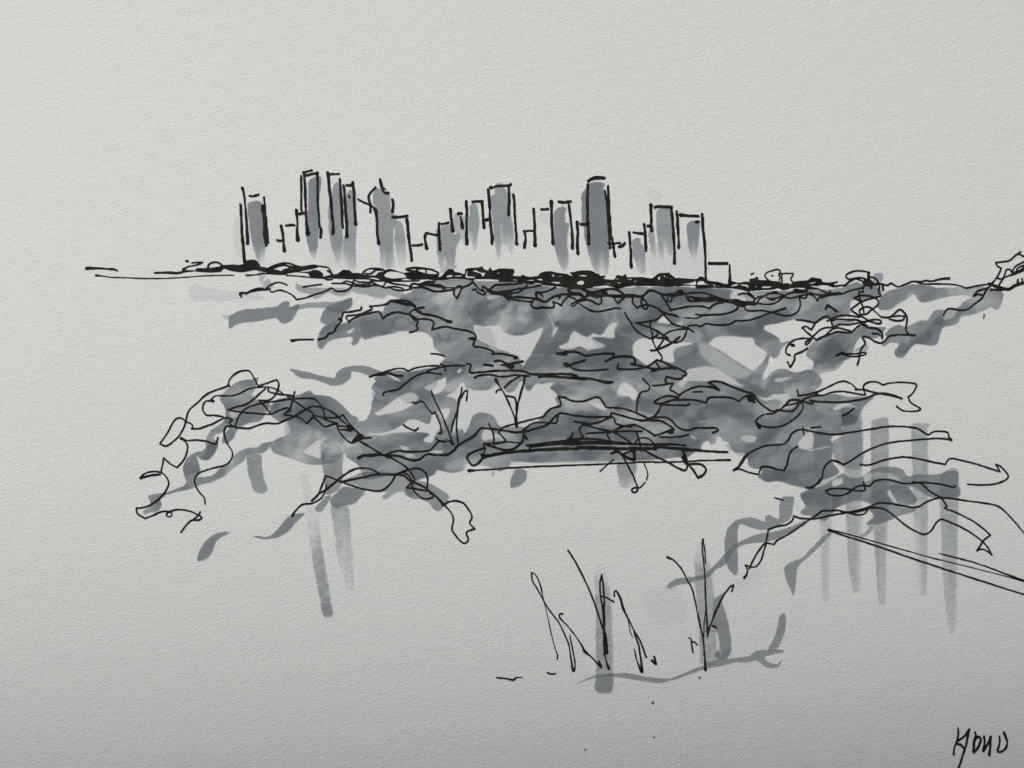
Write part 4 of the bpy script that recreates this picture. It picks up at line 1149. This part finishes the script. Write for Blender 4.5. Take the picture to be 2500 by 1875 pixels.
# ------------------------------------------------------------------ marker dye: one map of how much lies where
G = 2.0
GX, GY = int(W * 1.06 / G), int(H / G)
def value_noise(sx, sy, oct=3, seed=0):
    r = np.random.default_rng(seed)
    out = np.zeros((GY, GX)); amp = 1.0; tot = 0
    for o in range(oct):
        kx, ky = int(GX * G / sx) + 3, int(GY * G / sy) + 3
        g = r.uniform(-1, 1, (ky, kx))
        X = np.arange(GX) * G / sx; Y = np.arange(GY) * G / sy
        xi, yi = X.astype(int), Y.astype(int)
        fx, fy = X - xi, Y - yi
        fx, fy = fx * fx * (3 - 2 * fx), fy * fy * (3 - 2 * fy)
        a = g[np.ix_(yi, xi)] * (1 - fx) + g[np.ix_(yi, xi + 1)] * fx
        b = g[np.ix_(yi + 1, xi)] * (1 - fx) + g[np.ix_(yi + 1, xi + 1)] * fx
        out += amp * (a * (1 - fy[:, None]) + b * fy[:, None])
        tot += amp; amp *= 0.55; sx /= 2; sy /= 2
    return out / tot
MOTTLE = value_noise(110, 80, 4, 1)
GRAIN = value_noise(16, 7, 2, 2)
EDGE = value_noise(26, 20, 2, 3)
DENS = np.zeros((GY, GX)); OWN = np.full((GY, GX), -1, int)

def coverage(P, f):
    P = catmull([p[:2] for p in P], True, 6.0)
    x0, y0 = np.floor((P.min(0) - 14) / G).astype(int); x1, y1 = np.ceil((P.max(0) + 14) / G).astype(int)
    x0, y0, x1, y1 = max(x0, 0), max(y0, 0), min(x1, GX), min(y1, GY)
    sl = (slice(y0, y1), slice(x0, x1))
    X, Y = np.meshgrid(np.arange(x0, x1) * G, np.arange(y0, y1) * G)
    inside = np.zeros(X.shape, bool); d2 = np.full(X.shape, 1e9)
    Q = np.roll(P, -1, 0)
    for (ax, ay), (bx, by) in zip(P, Q):
        if ay != by:
            c = (ay > Y) != (by > Y)
            inside ^= c & (X < (bx - ax) * (Y - ay) / (by - ay) + ax)
        # distance only near the edge
        ex, ey = bx - ax, by - ay
        jx0 = max(int((min(ax, bx) - 20) / G) - x0, 0); jx1 = int((max(ax, bx) + 20) / G) - x0 + 1
        jy0 = max(int((min(ay, by) - 20) / G) - y0, 0); jy1 = int((max(ay, by) + 20) / G) - y0 + 1
        if jx1 <= 0 or jy1 <= 0:
            continue
        s2 = (slice(jy0, jy1), slice(jx0, jx1))
        xx, yy = X[s2], Y[s2]
        if xx.size == 0:
            continue
        t = np.clip(((xx - ax) * ex + (yy - ay) * ey) / (ex * ex + ey * ey + 1e-9), 0, 1)
        d2[s2] = np.minimum(d2[s2], (xx - ax - t * ex) ** 2 + (yy - ay - t * ey) ** 2)
    sd = np.where(inside, np.sqrt(d2), -np.sqrt(d2)) + EDGE[sl] * 1.6
    k = np.clip(sd / f + 0.5, 0, 1)
    return sl, k * k * (3 - 2 * k), X, Y

def wash(owner, P, d, f=3.2, v=None, dry=0.0, g=None):
    sl, k, X, Y = coverage(P, f)
    D = d / 0.62 * k
    if g is not None:                            # the nib comes down gently between the two heights
        t = np.clip((Y - g[0]) / (g[1] - g[0]) + 0.25 * EDGE[sl], 0, 1)
        D = D * (0.12 + 0.88 * t * t * (3 - 2 * t))
    if v is not None:                            # the marker runs dry between the two heights
        t = np.clip((Y - v[0]) / (v[1] - v[0]), 0, 1)
        D = D * (1 - t ** 1.3 * 0.92) if dry == 0 else D * (1 - 0.55 * t)
        s = value_noise_cols[sl]
        D = D * np.clip(1 + (s - 0.15) * 1.6 * t, 0, 1.3)
    if dry:
        D = D * np.clip(1 - dry + 1.5 * dry * (0.6 + GRAIN[sl]), 0, 1.25)
    D = D * (1 + 0.12 * MOTTLE[sl] + 0.07 * EDGE[sl] + 0.05 * GRAIN[sl])
    old = DENS[sl]
    DENS[sl] = np.maximum(old, D) + 0.42 * np.minimum(old, D)
    OWN[sl] = np.where(k > 0.25, owner, OWN[sl])
value_noise_cols = value_noise(14, 260, 2, 5)

def lift(P, d, f=3.6):
    sl, k, X, Y = coverage(P, f)
    DENS[sl] *= 1 - k * d

def claim(owner, P):
    sl, k, X, Y = coverage(P, 2.0)
    OWN[sl] = np.where(k > 0.5, owner, OWN[sl])

things, cur = {}, None
loops = None
for line in DATA.strip().splitlines():
    if not line or line[0] == '#':
        continue
    op, rest = line[0], line[2:]
    if op == 'T':
        q = rest.split('|')
        cur = q[0]
        things[cur] = dict(name=q[1], cat=q[2], label=q[3], group=q[4] if len(q) > 4 else None, ink=[], id=len(things))
    elif op == 'O':
        cur = rest.strip()
    elif op in 'ig':
        part, reg, w, *pt = rest.split()
        things[cur]['ink'].append((part, op, points(reg, pt), float(w) * scale_of(reg)))
    elif op == 'm':
        part, reg, *pt = rest.split()
        loops = [points(reg, pt)]
        things[cur]['ink'].append((part, 'm', loops, 0))
    elif op == 'h':
        reg, *pt = rest.split()
        q = points(reg, pt)
        cx, cy = sum(p[0] for p in q) / len(q), sum(p[1] for p in q) / len(q)
        loops.append([(cx + (p[0] - cx) * 1.15, cy + (p[1] - cy) * 1.3, None, False) for p in q])
    elif op in 'wxc':
        reg, *pt = rest.split()
        kw, args = {}, []
        while '=' in pt[0] or pt[0][0] == '.':
            t = pt.pop(0)
            if '=' in t:
                k, val = t.split('=')
                if k in 'vg':
                    val = [REG[reg][1] + float(z) * scale_of(reg) for z in val.split(':')]
                else:
                    val = float(val)
                kw[k] = val
            else:
                args.append(float(t))
        P = points(reg, pt)
        if op == 'w':
            wash(things[cur]['id'], P, *args, **kw)
        elif op == 'x':
            lift(P, *args, **kw)
        else:
            claim(things[cur]['id'], P)

# over-strokes of the marker inside the large washes: coats laid over coats, some dragged dry
big = np.isin(OWN, [things[k]['id'] for k in ('marsh', 'clump', 'isl', 'isl2', 'cmound', 'dock', 'rb1', 'rb2', 'lbush', 'rb5', 'spk', 'redge', 'sb1')])
base = np.clip((DENS - 0.35) / 0.35, 0, 1) * big
spots = np.argwhere(base[:, :GX] > 0.9)
for k in range(420):
    cy, cx = spots[rng.integers(len(spots))] * G
    dark = k % 5 < 3
    a = math.radians(-rng.normal(32, 20)) if rng.random() < 0.75 else math.radians(rng.normal(8, 12))
    L, wd = rng.uniform(30, 90), rng.uniform(11, 22)
    u = np.array([math.cos(a), math.sin(a)]); n = np.array([-u[1], u[0]])
    bow = rng.normal(0, 8)
    prof = [(-1, 0.55), (-0.5, 1), (0.1, 1), (0.7, 0.85), (1, 0.4)]
    c = np.array([cx, cy])
    P = [c + u * L * s + n * (wd * q + bow * (1 - s * s)) for s, q in prof] + \
        [c + u * L * s - n * (wd * q - bow * (1 - s * s)) for s, q in reversed(prof)]
    sl, cov, X, Y = coverage([(p[0], p[1]) for p in P], rng.uniform(2.5, 5) if dark else rng.uniform(8, 18))
    run = np.clip(((X - cx) * u[0] + (Y - cy) * u[1]) / L, -1, 1)     # a stroke is wetter where it stops
    amt = rng.uniform(0.07, 0.22) if dark else -rng.uniform(0.14, 0.34)
    DENS[sl] = DENS[sl] * (1 + cov * amt * (0.75 - 0.45 * run) * base[sl])
DENS = np.where(big, 0.35 * DENS + 0.65 * np.minimum(DENS, 1.35), DENS)

# ------------------------------------------------------------------ building every drawn thing
def dye_mesh(name, own_id):
    live = (DENS[:-1, :-1] + DENS[1:, :-1] + DENS[:-1, 1:] + DENS[1:, 1:]) > 0.04
    cells = np.argwhere(live & (OWN[:-1, :-1] == own_id))
    if len(cells) < 4:
        return None
    j, i = cells[:, 0], cells[:, 1]
    q = np.stack([j * GX + i, (j + 1) * GX + i, (j + 1) * GX + i + 1, j * GX + i + 1], 1)
    used, inv = np.unique(q, return_inverse=True)
    uy, ux = used // GX, used % GX
    co = to_paper(np.stack([ux * G, uy * G], 1).astype(float), 2.5e-5)
    return co, inv.reshape(-1, 4), DENS[uy, ux]

MULTI = {'wall_line', 'roof_line', 'stalk', 'leaf', 'leaf_loop', 'spire', 'side_block'}
for key, t in things.items():
    parts = []
    merged = {}
    for part, kind, geo, w in t['ink']:
        if part in MULTI:
            ik = Ink(); parts.append((part, ik, kind))
        else:
            if part not in merged:
                merged[part] = Ink(); parts.append((part, merged[part], kind))
            ik = merged[part]
        if kind == 'm':
            ik.mass(geo)
        else:
            ik.stroke(geo, w)
    built = [(p, np.vstack(ik.v), ik.f, SPECK if kd == 'g' else INK) for p, ik, kd in parts]
    dye = dye_mesh(t['name'], t['id'])
    allv = [b[1] for b in built] + ([dye[0]] if dye else [])
    if not allv:
        continue
    cat = np.vstack(allv)
    x, y = (cat[:, 0].min() + cat[:, 0].max()) / 2, cat[:, 1].min()
    origin = (x, y, float(paper_z(np.array([x]), np.array([y]))[0]))
    n_parts = len(built) + (1 if dye else 0)
    if n_parts == 1:
        root = None
    else:
        root = bpy.data.objects.new(t['name'], None)
        root.empty_display_size = 0.005
        root.location = origin
        COL.objects.link(root)
    for p, v, f, mat in built:
        ob = link(p if root else t['name'], v, f, mat, root, origin)
        if root is None:
            top_ob = ob
    if dye:
        co, q, dd = dye
        nm = 'marker_shade' if root else t['name']
        me = bpy.data.meshes.new(nm)
        me.from_pydata((co - np.array(origin)).tolist(), [], q.tolist())
        at = me.attributes.new("dye", 'FLOAT', 'POINT')
        at.data.foreach_set("value", dd.astype(np.float32))
        me.materials.append(WASH)
        me.update()
        ob = bpy.data.objects.new(nm, me)
        COL.objects.link(ob)
        if root:
            ob.parent = root
        else:
            ob.location = origin
            top_ob = ob
    r = root or top_ob
    r["label"], r["category"] = t['label'], t['cat']
    if t['group']:
        r["group"] = t['group']
